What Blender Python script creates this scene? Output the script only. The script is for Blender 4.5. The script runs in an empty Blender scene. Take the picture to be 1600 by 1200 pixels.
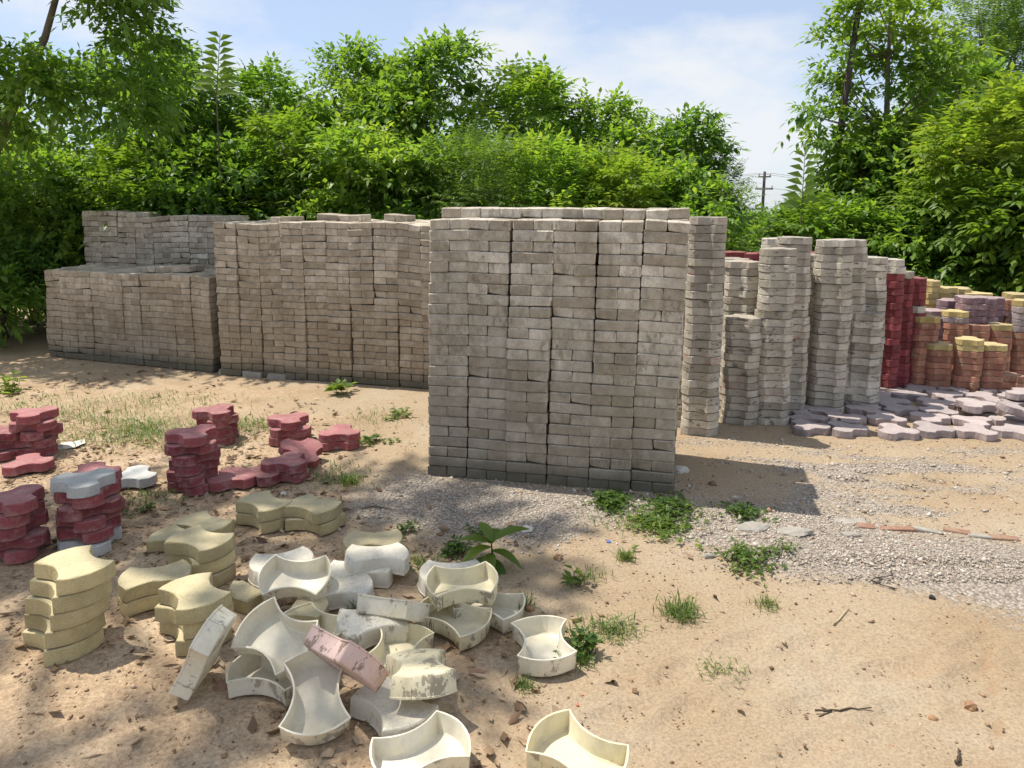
import bpy, math, random
import numpy as np
from mathutils import Vector, Matrix, Euler

random.seed(7); RNG = np.random.default_rng(7)
SC = bpy.context.scene
COL = SC.collection
R = math.radians

# ------------------------------------------------------------------ camera
CAM_H = 1.62; FPX = 1200.0; PITCH = R(7.0); HORIZON = 312.0
CY = HORIZON + FPX * math.tan(PITCH)
cd = bpy.data.cameras.new('camera'); cam = bpy.data.objects.new('camera', cd); COL.objects.link(cam)
cam.location = (0, 0, CAM_H); cam.rotation_euler = (R(90) - PITCH, 0, 0)
cd.sensor_width = 36.0; cd.lens = 36.0 * FPX / 1600.0
cd.shift_y = (CY - 600.0) / 1600.0
cd.clip_start = 0.05; cd.clip_end = 3000
SC.camera = cam

# ------------------------------------------------------------------ sky, sun, exposure
SUNV = Vector((-0.66, 0.27, 1.5)).normalized()
world = bpy.data.worlds.new('World'); SC.world = world; world.use_nodes = True
wt = world.node_tree; wt.nodes.clear()
def wn(t, **k):
    n = wt.nodes.new(t)
    for a, b in k.items(): setattr(n, a, b)
    return n
sky = wn('ShaderNodeTexSky', sky_type='NISHITA', sun_disc=False)
sky.sun_elevation = math.asin(SUNV.z); sky.sun_rotation = math.atan2(SUNV.x, SUNV.y)
sky.air_density = 1.0; sky.dust_density = 0.4; sky.ozone_density = 1.4
wtc = wn('ShaderNodeTexCoord'); wmap = wn('ShaderNodeMapping'); wmap.inputs['Scale'].default_value = (1.0, 1.0, 2.2)
wmap.inputs['Location'].default_value = (3.3, 1.2, 5.1)
wnz = wn('ShaderNodeTexNoise'); wnz.inputs['Scale'].default_value = 3.0; wnz.inputs['Detail'].default_value = 9; wnz.inputs['Roughness'].default_value = 0.55
wrp = wn('ShaderNodeValToRGB'); wrp.color_ramp.elements[0].position = 0.45; wrp.color_ramp.elements[1].position = 0.61
wrp.color_ramp.elements[0].color = (0.45,)*3 + (1,); wrp.color_ramp.elements[1].color = (0.98,)*3 + (1,)
wmx = wn('ShaderNodeMixRGB'); wmx.inputs[2].default_value = (2.60, 2.70, 2.84, 1)
wbg = wn('ShaderNodeBackground'); wbg.inputs['Strength'].default_value = 0.125
wo = wn('ShaderNodeOutputWorld')
L = wt.links.new
L(wtc.outputs['Generated'], wmap.inputs['Vector']); L(wmap.outputs[0], wnz.inputs['Vector']); L(wnz.outputs['Fac'], wrp.inputs[0])
L(wrp.outputs[0], wmx.inputs[0]); wml = wn('ShaderNodeMixRGB', blend_type='MULTIPLY'); wml.inputs[0].default_value = 1.0; wml.inputs[2].default_value = (0.31, 0.385, 0.48, 1); L(sky.outputs[0], wml.inputs[1]); L(wml.outputs[0], wmx.inputs[1]); L(wmx.outputs[0], wbg.inputs[0]); L(wbg.outputs[0], wo.inputs[0])
sd = bpy.data.lights.new('sun', 'SUN'); sd.energy = 2.3; sd.angle = R(0.55); sd.color = (1.0, 0.93, 0.82)
so = bpy.data.objects.new('sun', sd); COL.objects.link(so); so.rotation_euler = SUNV.to_track_quat('Z', 'Y').to_euler(); so.location = (-5, 3, 12)
SC.view_settings.view_transform = 'Standard'; SC.view_settings.look = 'None'; SC.view_settings.gamma = 1.0
SC.view_settings.exposure = 1.42
SC.render.engine = 'CYCLES'; SC.cycles.use_denoising = True
SC.cycles.max_bounces = 6; SC.cycles.transparent_max_bounces = 4; SC.cycles.diffuse_bounces = 4

# ------------------------------------------------------------------ helpers
def ray(px, py):
    u = (px - 800.0) / FPX; v = (CY - py) / FPX
    return Vector((u, math.cos(PITCH) + v * math.sin(PITCH), -math.sin(PITCH) + v * math.cos(PITCH)))
def at(px, py, z=0.0):                      # the point at height z seen at pixel (px, py) of the 1600x1200 photograph
    d = ray(px, py); t = (z - CAM_H) / d.z
    return Vector((d.x * t, d.y * t, z))
def atd(px, py, Y):                         # the point at depth Y seen at that pixel
    d = ray(px, py); t = Y / d.y
    return Vector((d.x * t, Y, CAM_H + d.z * t))
def tag(o, label=None, cat=None, group=None, kind=None):
    if label: o['label'] = label
    if cat: o['category'] = cat
    if group: o['group'] = group
    if kind: o['kind'] = kind
    return o
def empty(name, loc=(0, 0, 0), rz=0.0):
    o = bpy.data.objects.new(name, None); COL.objects.link(o); o.location = loc; o.rotation_euler = (0, 0, rz)
    o.empty_display_size = 0.1
    return o
def mk(name, me, parent=None, loc=None, rot=None):
    o = bpy.data.objects.new(name, me); COL.objects.link(o)
    if parent: o.parent = parent
    if loc is not None: o.location = loc
    if rot is not None: o.rotation_euler = rot
    return o
def mesh_py(name, v, f, mat, smooth=False):
    me = bpy.data.meshes.new(name); me.from_pydata([tuple(p) for p in v], [], f)
    if mat: me.materials.append(mat)
    if smooth: me.polygons.foreach_set('use_smooth', [True] * len(me.polygons))
    me.update(); return me
def mesh_np(name, v, tri, mat, attrs=None, smooth=False):   # v (N,3), tri (M,3)
    me = bpy.data.meshes.new(name); n, m = len(v), len(tri)
    me.vertices.add(n); me.vertices.foreach_set('co', np.asarray(v, np.float32).ravel())
    me.loops.add(m * 3); me.loops.foreach_set('vertex_index', np.asarray(tri, np.int32).ravel())
    me.polygons.add(m); me.polygons.foreach_set('loop_start', np.arange(0, m * 3, 3, dtype=np.int32))
    if smooth: me.polygons.foreach_set('use_smooth', np.ones(m, bool))
    me.materials.append(mat); me.update(calc_edges=True)
    for k, a in (attrs or {}).items():
        at_ = me.attributes.new(k, 'FLOAT', 'POINT'); at_.data.foreach_set('value', np.asarray(a, np.float32))
    return me
def nrm(a): return a / np.maximum(np.linalg.norm(a, axis=-1, keepdims=True), 1e-9)
ORD = ['zeroth', 'first', 'second', 'third', 'fourth', 'fifth', 'sixth', 'seventh', 'eighth', 'ninth', 'tenth', 'eleventh', 'twelfth', 'thirteenth', 'fourteenth',
       'fifteenth', 'sixteenth', 'seventeenth', 'eighteenth', 'nineteenth', 'twentieth', 'twenty-first', 'twenty-second', 'twenty-third', 'twenty-fourth',
       'twenty-fifth', 'twenty-sixth', 'twenty-seventh', 'twenty-eighth', 'twenty-ninth', 'thirtieth']
def nth(i, n):
    if n == 1: return 'single'
    return 'topmost' if i == 1 else ('bottom' if i == n else ORD[i])

# value noise on numpy arrays
_P = RNG.random((64, 64))
def vnoise(x, y, s):
    x = np.asarray(x) / s + 1000.0; y = np.asarray(y) / s + 1000.0
    xi = np.floor(x).astype(int); yi = np.floor(y).astype(int); fx = x - xi; fy = y - yi
    fx = fx * fx * (3 - 2 * fx); fy = fy * fy * (3 - 2 * fy)
    a = _P[xi % 64, yi % 64]; b = _P[(xi + 1) % 64, yi % 64]; c = _P[xi % 64, (yi + 1) % 64]; d = _P[(xi + 1) % 64, (yi + 1) % 64]
    return (a * (1 - fx) + b * fx) * (1 - fy) + (c * (1 - fx) + d * fx) * fy
def fbm(x, y, s, o=4):
    t = 0; amp = 0.5
    for i in range(o):
        t = t + amp * vnoise(x + 17.3 * i, y - 9.1 * i, s); s *= 0.5; amp *= 0.5
    return t

# ------------------------------------------------------------------ materials
class NT:
    def __init__(s, name):
        s.m = bpy.data.materials.new(name); s.m.use_nodes = True; s.t = s.m.node_tree; s.t.nodes.clear()
        s.out = s.n('ShaderNodeOutputMaterial'); s.b = s.n('ShaderNodeBsdfPrincipled'); s.l(s.b.outputs[0], s.out.inputs['Surface'])
    def n(s, t, **k):
        q = s.t.nodes.new(t)
        for a, b in k.items(): setattr(q, a, b)
        return q
    def l(s, a, b): s.t.links.new(a, b)
    def put(s, sock, v):
        if hasattr(v, 'node'): s.l(v, sock)
        elif isinstance(v, tuple) and len(v) == 3 and sock.type == 'RGBA': sock.default_value = v + (1,)
        else: sock.default_value = v
    def noise(s, vec, scale, detail=4, rough=0.55, out='Fac'):
        q = s.n('ShaderNodeTexNoise'); q.inputs['Scale'].default_value = scale; q.inputs['Detail'].default_value = detail; q.inputs['Roughness'].default_value = rough
        if vec is not None: s.l(vec, q.inputs['Vector'])
        return q.outputs[out]
    def vor(s, vec, scale, out='Distance'):
        q = s.n('ShaderNodeTexVoronoi'); q.inputs['Scale'].default_value = scale; s.l(vec, q.inputs['Vector']); return q.outputs[out]
    def ramp(s, fac, *st):
        q = s.n('ShaderNodeValToRGB'); e = q.color_ramp.elements
        while len(e) < len(st): e.new(0.5)
        for x, (p, c) in zip(e, st):
            x.position = p; x.color = (c if isinstance(c, tuple) else (c,) * 3) + (1,)
        s.put(q.inputs[0], fac); return q.outputs[0]
    def mix(s, f, a, b, mode='MIX'):
        q = s.n('ShaderNodeMixRGB', blend_type=mode); s.put(q.inputs[0], f); s.put(q.inputs[1], a); s.put(q.inputs[2], b); return q.outputs[0]
    def math(s, op, a, b=0.0, clamp=False):
        q = s.n('ShaderNodeMath', operation=op, use_clamp=clamp); s.put(q.inputs[0], a); s.put(q.inputs[1], b); return q.outputs[0]
    def vadd(s, a, b):
        q = s.n('ShaderNodeVectorMath', operation='ADD'); s.put(q.inputs[0], a); s.put(q.inputs[1], b); return q.outputs[0]
    def vmul(s, a, b):
        q = s.n('ShaderNodeVectorMath', operation='MULTIPLY'); s.put(q.inputs[0], a); s.put(q.inputs[1], b); return q.outputs[0]
    def attr(s, name): return s.n('ShaderNodeAttribute', attribute_name=name).outputs['Fac']
    def bump(s, h, strength=0.4, dist=0.01, normal=None):
        q = s.n('ShaderNodeBump'); q.inputs['Strength'].default_value = strength; q.inputs['Distance'].default_value = dist; s.l(h, q.inputs['Height'])
        if normal: s.l(normal, q.inputs['Normal'])
        s.l(q.outputs[0], s.b.inputs['Normal']); return q.outputs[0]
    def base(s, c, rough=0.9, spec=0.25):
        s.put(s.b.inputs['Base Color'], c); s.put(s.b.inputs['Roughness'], rough); s.b.inputs['Specular IOR Level'].default_value = spec
        return s.m
    def rnd_vec(s, island=False):             # object coordinates shifted by a number of the piece's own
        tc = s.n('ShaderNodeTexCoord').outputs['Object']
        r = s.n('ShaderNodeNewGeometry').outputs['Random Per Island'] if island else s.n('ShaderNodeObjectInfo').outputs['Random']
        k = s.math('MULTIPLY', r, 37.0); c = s.n('ShaderNodeCombineXYZ'); s.l(k, c.inputs[0]); s.l(k, c.inputs[1]); s.l(k, c.inputs[2])
        return s.vadd(tc, c.outputs[0]), r
    def pos(s): return s.n('ShaderNodeNewGeometry').outputs['Position']

def mat_block(name, light, dark, island=False, damp=(0.075, 0.075, 0.055), dampz=0.16, brown=(0.2, 0.16, 0.11)):
    s = NT(name); v, r = s.rnd_vec(island); p = s.pos()
    base = s.ramp(r, (0.0, tuple(a * .85 + b * .15 for a, b in zip(dark, light))), (0.3, tuple(a * .4 + b * .6 for a, b in zip(dark, light))), (0.8, light), (1.0, tuple(min(1, a * 1.1) for a in light)))
    pat = s.ramp(s.noise(s.vmul(p, (3.6, 3.6, 1.3)), 1.0, 5, 0.65), (0.38, 0.0), (0.62, 1.0)); c = s.mix(s.math('MULTIPLY', pat, 0.62), base, dark)          # weathering patches over many blocks
    c = s.mix(1.0, c, s.ramp(s.noise(v, 13, 6, 0.68), (0.32, 0.66), (0.64, 1.12)), 'MULTIPLY')
    st = s.ramp(s.noise(s.vmul(v, (24, 24, 12)), 1.0, 7, 0.75), (0.525, 0.0), (0.60, 1.0))                                               # blotches
    st2 = s.ramp(s.noise(p, 3.4, 3, 0.5), (0.38, 0.1), (0.6, 1.0))
    c = s.mix(s.math('MULTIPLY', s.math('MULTIPLY', st, st2), 0.7), c, brown)
    drip = s.ramp(s.noise(s.vmul(v, (70, 70, 6)), 1.0, 3, 0.6), (0.6, 0.0), (0.75, 1.0)); c = s.mix(s.math('MULTIPLY', drip, 0.3), c, brown)
    c = s.mix(1.0, c, s.ramp(s.noise(v, 170, 3, 0.6), (0.3, 0.80), (0.7, 1.12)), 'MULTIPLY')
    if not island:                                                                                                                      # arrises worn pale
        tc = s.n('ShaderNodeTexCoord').outputs['Generated']; g = s.n('ShaderNodeSeparateXYZ'); s.l(tc, g.inputs[0])
        e = [s.math('MULTIPLY', s.math('ABSOLUTE', s.math('SUBTRACT', g.outputs[k], 0.5)), 2.0) for k in range(3)]
        wob = s.math('MULTIPLY', s.math('SUBTRACT', s.noise(v, 40, 4, 0.7), 0.5), 0.25)
        ez = s.ramp(s.math('ADD', e[2], wob), (0.80, 0.0), (0.97, 1.0)); ex = s.ramp(s.math('ADD', e[0], wob), (0.93, 0.0), (1.0, 1.0)); ey = s.ramp(s.math('ADD', e[1], wob), (0.88, 0.0), (1.0, 1.0))
        two = s.math('ADD', s.math('MULTIPLY', ez, s.math('MAXIMUM', ex, ey)), s.math('MULTIPLY', ex, ey), True)
        c = s.mix(s.math('MULTIPLY', two, 0.8), c, tuple(min(1, a * 1.3) for a in light))
    sp = s.n('ShaderNodeSeparateXYZ'); s.l(p, sp.inputs[0])
    up = s.ramp(s.math('ADD', sp.outputs[2], s.math('MULTIPLY', s.noise(s.vmul(p, (3.5, 3.5, 1.2)), 1.6, 5, 0.6), -0.75)), (0.0, 1.0), (0.7, 0.0))
    c = s.mix(s.math('MULTIPLY', up, 0.5), c, brown)                                                                                   # soil splashed on the lower courses
    dm = s.ramp(s.math('ADD', sp.outputs[2], s.math('MULTIPLY', s.noise(v, 16, 5, 0.75), -0.25)), (-0.05, 1.0), (dampz * 0.4, 0.0))
    hh = s.ramp(sp.outputs[2], (0.05, 1.0), (0.17, 0.0)); c = s.mix(s.math('MULTIPLY', s.math('MULTIPLY', dm, hh), 0.75), c, damp)          # damp and algae at the foot
    h = s.math('ADD', s.noise(v, 210, 4, 0.7), s.math('MULTIPLY', s.noise(v, 35, 3, 0.6), 1.4)); s.bump(h, 0.55, 0.004)
    return s.base(c, 0.92, 0.2)
M = {}
M['block'] = mat_block('grey_concrete', (0.69, 0.635, 0.54), (0.34, 0.29, 0.22))
M['block_joined'] = mat_block('grey_concrete_rows', (0.69, 0.635, 0.54), (0.34, 0.29, 0.22), True)
M['block_warm'] = mat_block('warm_grey_concrete', (0.62, 0.55, 0.45), (0.33, 0.28, 0.21), brown=(0.2, 0.15, 0.095), dampz=0.22)
M['block_warm_joined'] = mat_block('warm_grey_concrete_rows', (0.62, 0.55, 0.45), (0.33, 0.28, 0.21), True, brown=(0.2, 0.15, 0.095), dampz=0.22)

def mat_paver(name, top, alt, side=None, dust=(0.5, 0.46, 0.4), dustamt=0.25, smear=None, smearamt=0.0, pit=0.3, sidemix=0.7, topdust=0.5):
    s = NT(name); v, r = s.rnd_vec()
    c = s.mix(r, top, alt); rv = s.math('FRACT', s.math('MULTIPLY', r, 7.77)); c = s.mix(1.0, c, s.ramp(rv, (0.0, 0.78), (1.0, 1.14)), 'MULTIPLY')
    c = s.mix(1.0, c, s.ramp(s.noise(v, 8, 5, 0.6), (0.3, 0.75), (0.7, 1.15)), 'MULTIPLY')
    if side:                                                        # the foot of the paver blends into the side colour, with a ragged edge
        tc = s.n('ShaderNodeTexCoord').outputs['Object']; sp = s.n('ShaderNodeSeparateXYZ'); s.l(tc, sp.inputs[0])
        f = s.ramp(s.math('ADD', sp.outputs[2], s.math('MULTIPLY', s.math('SUBTRACT', s.noise(v, 14, 5, 0.6), 0.5), 0.05)), (0.0, 1.0), (0.022, 0.0))
        c = s.mix(s.math('MULTIPLY', f, sidemix), c, side)
    d = s.ramp(s.noise(v, 17, 6, 0.7), (0.5, 0.0), (0.72, 1.0)); c = s.mix(s.math('MULTIPLY', d, dustamt), c, dust)
    nz = s.n('ShaderNodeSeparateXYZ'); s.l(s.n('ShaderNodeNewGeometry').outputs['Normal'], nz.inputs[0]); tf = s.ramp(nz.outputs[2], (0.7, 0.0), (0.95, 1.0))   # dust lies on the upper face
    c = s.mix(s.math('MULTIPLY', tf, s.ramp(s.noise(v, 10, 6, 0.7), (0.3, 0.15), (0.7, topdust))), c, dust)
    if smear:
        q = s.ramp(s.noise(s.vmul(v, (10, 10, 24)), 1.0, 7, 0.78), (0.56, 0.0), (0.61, 1.0))
        c = s.mix(s.math('MULTIPLY', q, smearamt), c, smear)
    c = s.mix(1.0, c, s.ramp(s.noise(v, 190, 3, 0.6), (0.3, 0.82), (0.7, 1.12)), 'MULTIPLY')
    pits = s.ramp(s.vor(v, 130), (0.0, 0.0), (0.28, 1.0))
    h = s.math('ADD', s.math('MULTIPLY', pits, pit), s.math('ADD', s.noise(v, 230, 3, 0.7), s.noise(v, 40, 3, 0.6)))
    s.bump(h, 0.7, 0.003)
    return s.base(c, 0.85, 0.25)
M['red'] = mat_paver('red_pigment_concrete', (0.31, 0.088, 0.095), (0.23, 0.055, 0.062), side=(0.33, 0.19, 0.17), dust=(0.46, 0.30, 0.28), dustamt=0.6, sidemix=0.5, smear=(0.36, 0.27, 0.25), smearamt=0.45)
M['redwall'] = mat_paver('deep_red_concrete', (0.27, 0.062, 0.066), (0.19, 0.045, 0.05), dust=(0.36, 0.2, 0.17), dustamt=0.35)
M['pale'] = mat_paver('pale_grey_concrete', (0.55, 0.56, 0.54), (0.48, 0.49, 0.48), dust=(0.4, 0.38, 0.33), dustamt=0.25)
M['yellow'] = mat_paver('yellow_pigment_concrete', (0.57, 0.485, 0.26), (0.49, 0.415, 0.228), side=(0.36, 0.305, 0.185), dust=(0.58, 0.515, 0.37), dustamt=0.35, pit=1.0, sidemix=0.6)
M['yellowfar'] = mat_paver('bright_yellow_concrete', (0.50, 0.385, 0.15), (0.44, 0.355, 0.17), dust=(0.52, 0.44, 0.3), dustamt=0.3)
M['orange'] = mat_paver('orange_pigment_concrete', (0.40, 0.19, 0.125), (0.33, 0.15, 0.105), dust=(0.46, 0.34, 0.25), dustamt=0.5, smear=(0.32, 0.29, 0.18), smearamt=0.75)
M['purple'] = mat_paver('mauve_pigment_concrete', (0.24, 0.15, 0.17), (0.19, 0.125, 0.15), dust=(0.6, 0.52, 0.47), dustamt=0.5)
M['laid'] = mat_paver('dusty_mauve_concrete', (0.40, 0.325, 0.32), (0.33, 0.28, 0.28), side=(0.17, 0.12, 0.125), dust=(0.50, 0.445, 0.42), dustamt=0.85, sidemix=0.75)
M['greycol'] = mat_paver('stained_grey_concrete', (0.58, 0.54, 0.465), (0.38, 0.345, 0.28), dust=(0.27, 0.235, 0.185), dustamt=0.5, smear=(0.11, 0.09, 0.07), smearamt=0.8)
M['greyred'] = mat_paver('grey_concrete_with_red_smears', (0.50, 0.46, 0.40), (0.38, 0.345, 0.29), dust=(0.3, 0.25, 0.2), dustamt=0.4, smear=(0.38, 0.13, 0.07), smearamt=0.7)

def mat_mould(name, a, patch, amt, thr=0.545):
    s = NT(name); v, r = s.rnd_vec(); a = tuple(a)
    c = s.mix(s.ramp(s.noise(v, 6, 4, 0.6), (0.35, 0.0), (0.7, 1.0)), a, tuple(x * y for x, y in zip(a, (0.96, 0.94, 0.86))))
    yel = s.ramp(s.noise(v, 11, 5, 0.6), (0.60, 0.0), (0.72, 1.0)); c = s.mix(s.math('MULTIPLY', yel, 0.35), c, (0.62, 0.52, 0.28))
    g = s.n('ShaderNodeTexCoord').outputs['Object']; sp = s.n('ShaderNodeSeparateXYZ'); s.l(g, sp.inputs[0])
    q = s.ramp(s.noise(s.vmul(v, (17, 17, 11)), 1.0, 7, 0.72), (thr, 0.0), (thr + 0.015, 1.0))          # crusts of dried cement
    oa = s.attr('outer'); oa = s.math('ADD', s.math('MULTIPLY', oa, 0.9), 0.1); q = s.math('MULTIPLY', q, oa); c = s.mix(s.math('MULTIPLY', q, amt), c, patch)
    dr = s.ramp(s.noise(s.vmul(v, (90, 90, 7)), 1.0, 3, 0.6), (0.66, 0.0), (0.68, 1.0)); dr = s.math('MULTIPLY', dr, oa); c = s.mix(s.math('MULTIPLY', dr, amt), c, tuple(x * 0.6 for x in patch))
    c = s.mix(1.0, c, s.ramp(s.noise(v, 60, 4, 0.7), (0.25, 0.92), (0.7, 1.04)), 'MULTIPLY')
    ck = s.ramp(s.noise(s.vmul(v, (30, 30, 30)), 1.0, 8, 0.8), (0.47, 0.0), (0.50, 1.0), (0.53, 0.0)); out_ = s.ramp(sp.outputs[2], (0.0015, 1.0), (0.004, 0.0)); c = s.mix(s.math('MULTIPLY', ck, s.math('MULTIPLY', out_, 0.4)), c, (0.28, 0.25, 0.21))   # cracked film on the base
    h = s.math('ADD', q, s.math('MULTIPLY', s.noise(v, 70, 4, 0.6), 0.8)); s.bump(h, 0.22, 0.002)
    s.base(c, 0.5, 0.4); tr = s.n('ShaderNodeBsdfTranslucent'); s.l(c, tr.inputs[0]); mx = s.n('ShaderNodeMixShader'); mx.inputs[0].default_value = 0.25
    s.l(s.b.outputs[0], mx.inputs[1]); s.l(tr.outputs[0], mx.inputs[2]); s.l(mx.outputs[0], s.out.inputs['Surface']); return s.m
M['mould'] = mat_mould('ivory_plastic', (0.86, 0.82, 0.70), (0.36, 0.31, 0.24), 0.75)
M['mould2'] = mat_mould('cream_plastic', (0.86, 0.80, 0.60), (0.38, 0.33, 0.25), 0.9)
M['mould3'] = mat_mould('greyed_plastic', (0.82, 0.78, 0.68), (0.50, 0.46, 0.40), 0.5, 0.60)
M['mould4'] = mat_mould('pink_stained_plastic', (0.76, 0.58, 0.54), (0.33, 0.24, 0.19), 1.0)

def mat_leaf(name, dark, mid, light, trans=0.55, rough=0.45):
    s = NT(name); t = s.attr('tint')
    c = s.ramp(t, (0.0, dark), (0.5, mid), (1.0, light))
    s.base(c, rough, 0.5)
    tr = s.n('ShaderNodeBsdfTranslucent'); s.l(s.mix(1.0, c, (1.55, 1.5, 0.5), 'MULTIPLY'), tr.inputs[0])
    m = s.n('ShaderNodeMixShader'); m.inputs[0].default_value = trans; s.l(s.b.outputs[0], m.inputs[1]); s.l(tr.outputs[0], m.inputs[2]); s.l(m.outputs[0], s.out.inputs['Surface'])
    return s.m
M['leaf_a'] = mat_leaf('fresh_green_leaves', (0.08, 0.17, 0.032), (0.165, 0.295, 0.055), (0.29, 0.39, 0.085))
M['leaf_b'] = mat_leaf('deep_green_leaves', (0.072, 0.155, 0.036), (0.14, 0.255, 0.055), (0.24, 0.35, 0.075))
M['leaf_c'] = mat_leaf('yellow_green_leaves', (0.09, 0.175, 0.03), (0.16, 0.265, 0.045), (0.26, 0.34, 0.065))
M['leaf_d'] = mat_leaf('feathery_pale_leaves', (0.07, 0.14, 0.04), (0.13, 0.22, 0.06), (0.2, 0.3, 0.09))
M['weed'] = mat_leaf('weed_leaves', (0.045, 0.10, 0.025), (0.09, 0.17, 0.03), (0.2, 0.28, 0.05))
M['grass'] = mat_leaf('grass_blades', (0.07, 0.13, 0.03), (0.13, 0.20, 0.04), (0.30, 0.30, 0.11), trans=0.3, rough=0.6)
M['litter'] = mat_leaf('dry_leaves', (0.10, 0.055, 0.03), (0.24, 0.155, 0.09), (0.46, 0.36, 0.25), trans=0.08, rough=0.8)
def mat_simple(name, a, b, scale=12, rough=0.9, bump=0.5, dist=0.01, stretch=None):
    s = NT(name); v, r = s.rnd_vec()
    w = s.vmul(v, stretch) if stretch else v
    c = s.mix(s.ramp(s.noise(w, scale, 6, 0.65), (0.3, 0.0), (0.7, 1.0)), a, b)
    s.bump(s.noise(w, scale * 4, 5, 0.7), bump, dist); return s.base(c, rough, 0.2)
M['bark'] = mat_simple('bark', (0.11, 0.085, 0.06), (0.2, 0.17, 0.135), 9, stretch=(1, 1, 0.25))
M['pole'] = mat_simple('weathered_pole', (0.045, 0.035, 0.04), (0.10, 0.08, 0.075), 6, stretch=(1, 1, 0.1))
M['twig'] = mat_simple('twig', (0.05, 0.04, 0.03), (0.12, 0.09, 0.065), 30)
M['straw'] = mat_simple('straw', (0.45, 0.36, 0.2), (0.55, 0.47, 0.3), 30)
M['stone'] = mat_simple('grey_stone', (0.24, 0.225, 0.2), (0.40, 0.37, 0.32), 14)
M['palestone'] = mat_simple('pale_stone', (0.5, 0.47, 0.42), (0.66, 0.62, 0.56), 14)
M['brick'] = mat_simple('worn_red_brick', (0.25, 0.125, 0.085), (0.33, 0.23, 0.165), 16)
M['clod'] = mat_simple('earth_clod', (0.24, 0.13, 0.07), (0.38, 0.23, 0.13), 20)
M['black'] = mat_simple('black_plastic', (0.02, 0.02, 0.022), (0.05, 0.05, 0.05), 20, rough=0.5)
M['blue'] = mat_simple('blue_plastic', (0.08, 0.14, 0.42), (0.12, 0.2, 0.5), 20, rough=0.5)
M['wire'] = mat_simple('wire', (0.09, 0.09, 0.1), (0.13, 0.13, 0.14), 20)
M['fracture'] = mat_simple('broken_concrete', (0.22, 0.2, 0.17), (0.38, 0.35, 0.3), 30, bump=1.0)
M['mortar'] = mat_simple('spilled_cement', (0.6, 0.57, 0.5), (0.74, 0.7, 0.62), 14)
def mat_gravel():
    s = NT('crushed_stone'); t = s.attr('tint')
    return s.base(s.ramp(t, (0.0, (0.23, 0.19, 0.155)), (0.35, (0.37, 0.315, 0.26)), (0.7, (0.45, 0.395, 0.33)), (1.0, (0.56, 0.51, 0.445))), 0.9, 0.2)
M['gravel'] = mat_gravel()
def mat_clods():
    s = NT('soil_crumbs'); t = s.attr('tint')
    return s.base(s.ramp(t, (0.0, (0.15, 0.09, 0.055)), (0.5, (0.36, 0.24, 0.15)), (0.85, (0.46, 0.36, 0.26)), (1.0, (0.5, 0.23, 0.14))), 0.95, 0.1)
M['crumbs'] = mat_clods()

# ------------------------------------------------------------------ ground
def poly(*pts): return np.array([tuple(at(x, y))[:2] for x, y in pts])
def sdf(P, X, Y):                            # signed distance, positive inside
    d = np.full(X.shape, 1e9); ins = np.zeros(X.shape, bool); n = len(P)
    for i in range(n):
        ax, ay = P[i]; bx, by = P[(i + 1) % n]; ex, ey = bx - ax, by - ay
        t = np.clip(((X - ax) * ex + (Y - ay) * ey) / (ex * ex + ey * ey), 0, 1)
        d = np.minimum(d, np.hypot(X - ax - t * ex, Y - ay - t * ey))
        cr = ((ay > Y) != (by > Y)) & (X < ex * (Y - ay) / (ey if ey else 1e-9) + ax); ins ^= cr
    return np.where(ins, d, -d)
Z_GRAVEL = poly((555, 775), (640, 735), (760, 745), (1000, 772), (1100, 800), (1250, 800), (1420, 825), (1720, 860), (1720, 985), (1450, 927), (1300, 900), (1200, 885), (1110, 860), (1000, 815), (880, 838), (760, 832), (640, 832), (570, 808))
Z_MIX = poly((1060, 690), (1240, 690), (1800, 700), (1800, 870), (1400, 815), (1250, 795), (1060, 775))
Z_DIRT = poly((-700, 760), (-100, 660), (150, 640), (430, 690), (600, 745), (575, 800), (690, 835), (650, 900), (600, 960), (770, 1000), (740, 1090), (800, 1200), (800, 1900), (-900, 1900))
Z_LITTER = poly((-400, 500), (60, 520), (250, 580), (480, 600), (560, 690), (300, 700), (0, 690), (-600, 720))
def sm(d, w): return np.clip(d / w * 0.5 + 0.5, 0, 1)
def masks(X, Y):
    wob = (fbm(X, Y, 0.5, 4) - 0.47) * 0.55
    g = sm(sdf(Z_GRAVEL, X, Y) + wob * 0.8, 0.30); m = sm(sdf(Z_MIX, X, Y) + wob, 0.3) * 0.8 * np.clip(fbm(X, Y * 3, 0.5, 3) * 2.2 - 0.4, 0, 1)
    d = sm(sdf(Z_DIRT, X, Y) + wob * 1.3, 0.4); l = sm(sdf(Z_LITTER, X, Y) + wob * 1.5, 0.5) * 0.6
    return np.maximum(g, m), np.clip(np.maximum(d, l), 0, 1) * (1 - g)
def track(X, Y):                             # a tyre's lugs pressed in the dust
    a = at(1570, 1250); b = at(1535, 960); ux, uy = b.x - a.x, b.y - a.y; ln = math.hypot(ux, uy); ux /= ln; uy /= ln
    s = (X - a.x) * ux + (Y - a.y) * uy; q = (X - a.x) * -uy + (Y - a.y) * ux
    env = np.clip(1 - np.abs(q) / 0.03, 0, 1) * ((s > -0.2) & (s < ln)) * np.clip(vnoise(X, Y, 0.11) * 2 - 0.3, 0, 1)
    return env * (0.5 + 0.5 * np.sign(np.sin(s * 2 * math.pi / 0.028)))
def height(X, Y):
    g, d = masks(X, Y)
    h = (fbm(X, Y, 1.4, 3) - 0.45) * 0.03 + (fbm(X + 5, Y, 0.16, 3) - 0.45) * (0.008 + 0.012 * d) - 0.006
    h += (fbm(X, Y + 3, 0.05, 2) - 0.37) * 0.012 * d + g * 0.006
    return h
FEET = []
_rf = random.Random(12)
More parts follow.
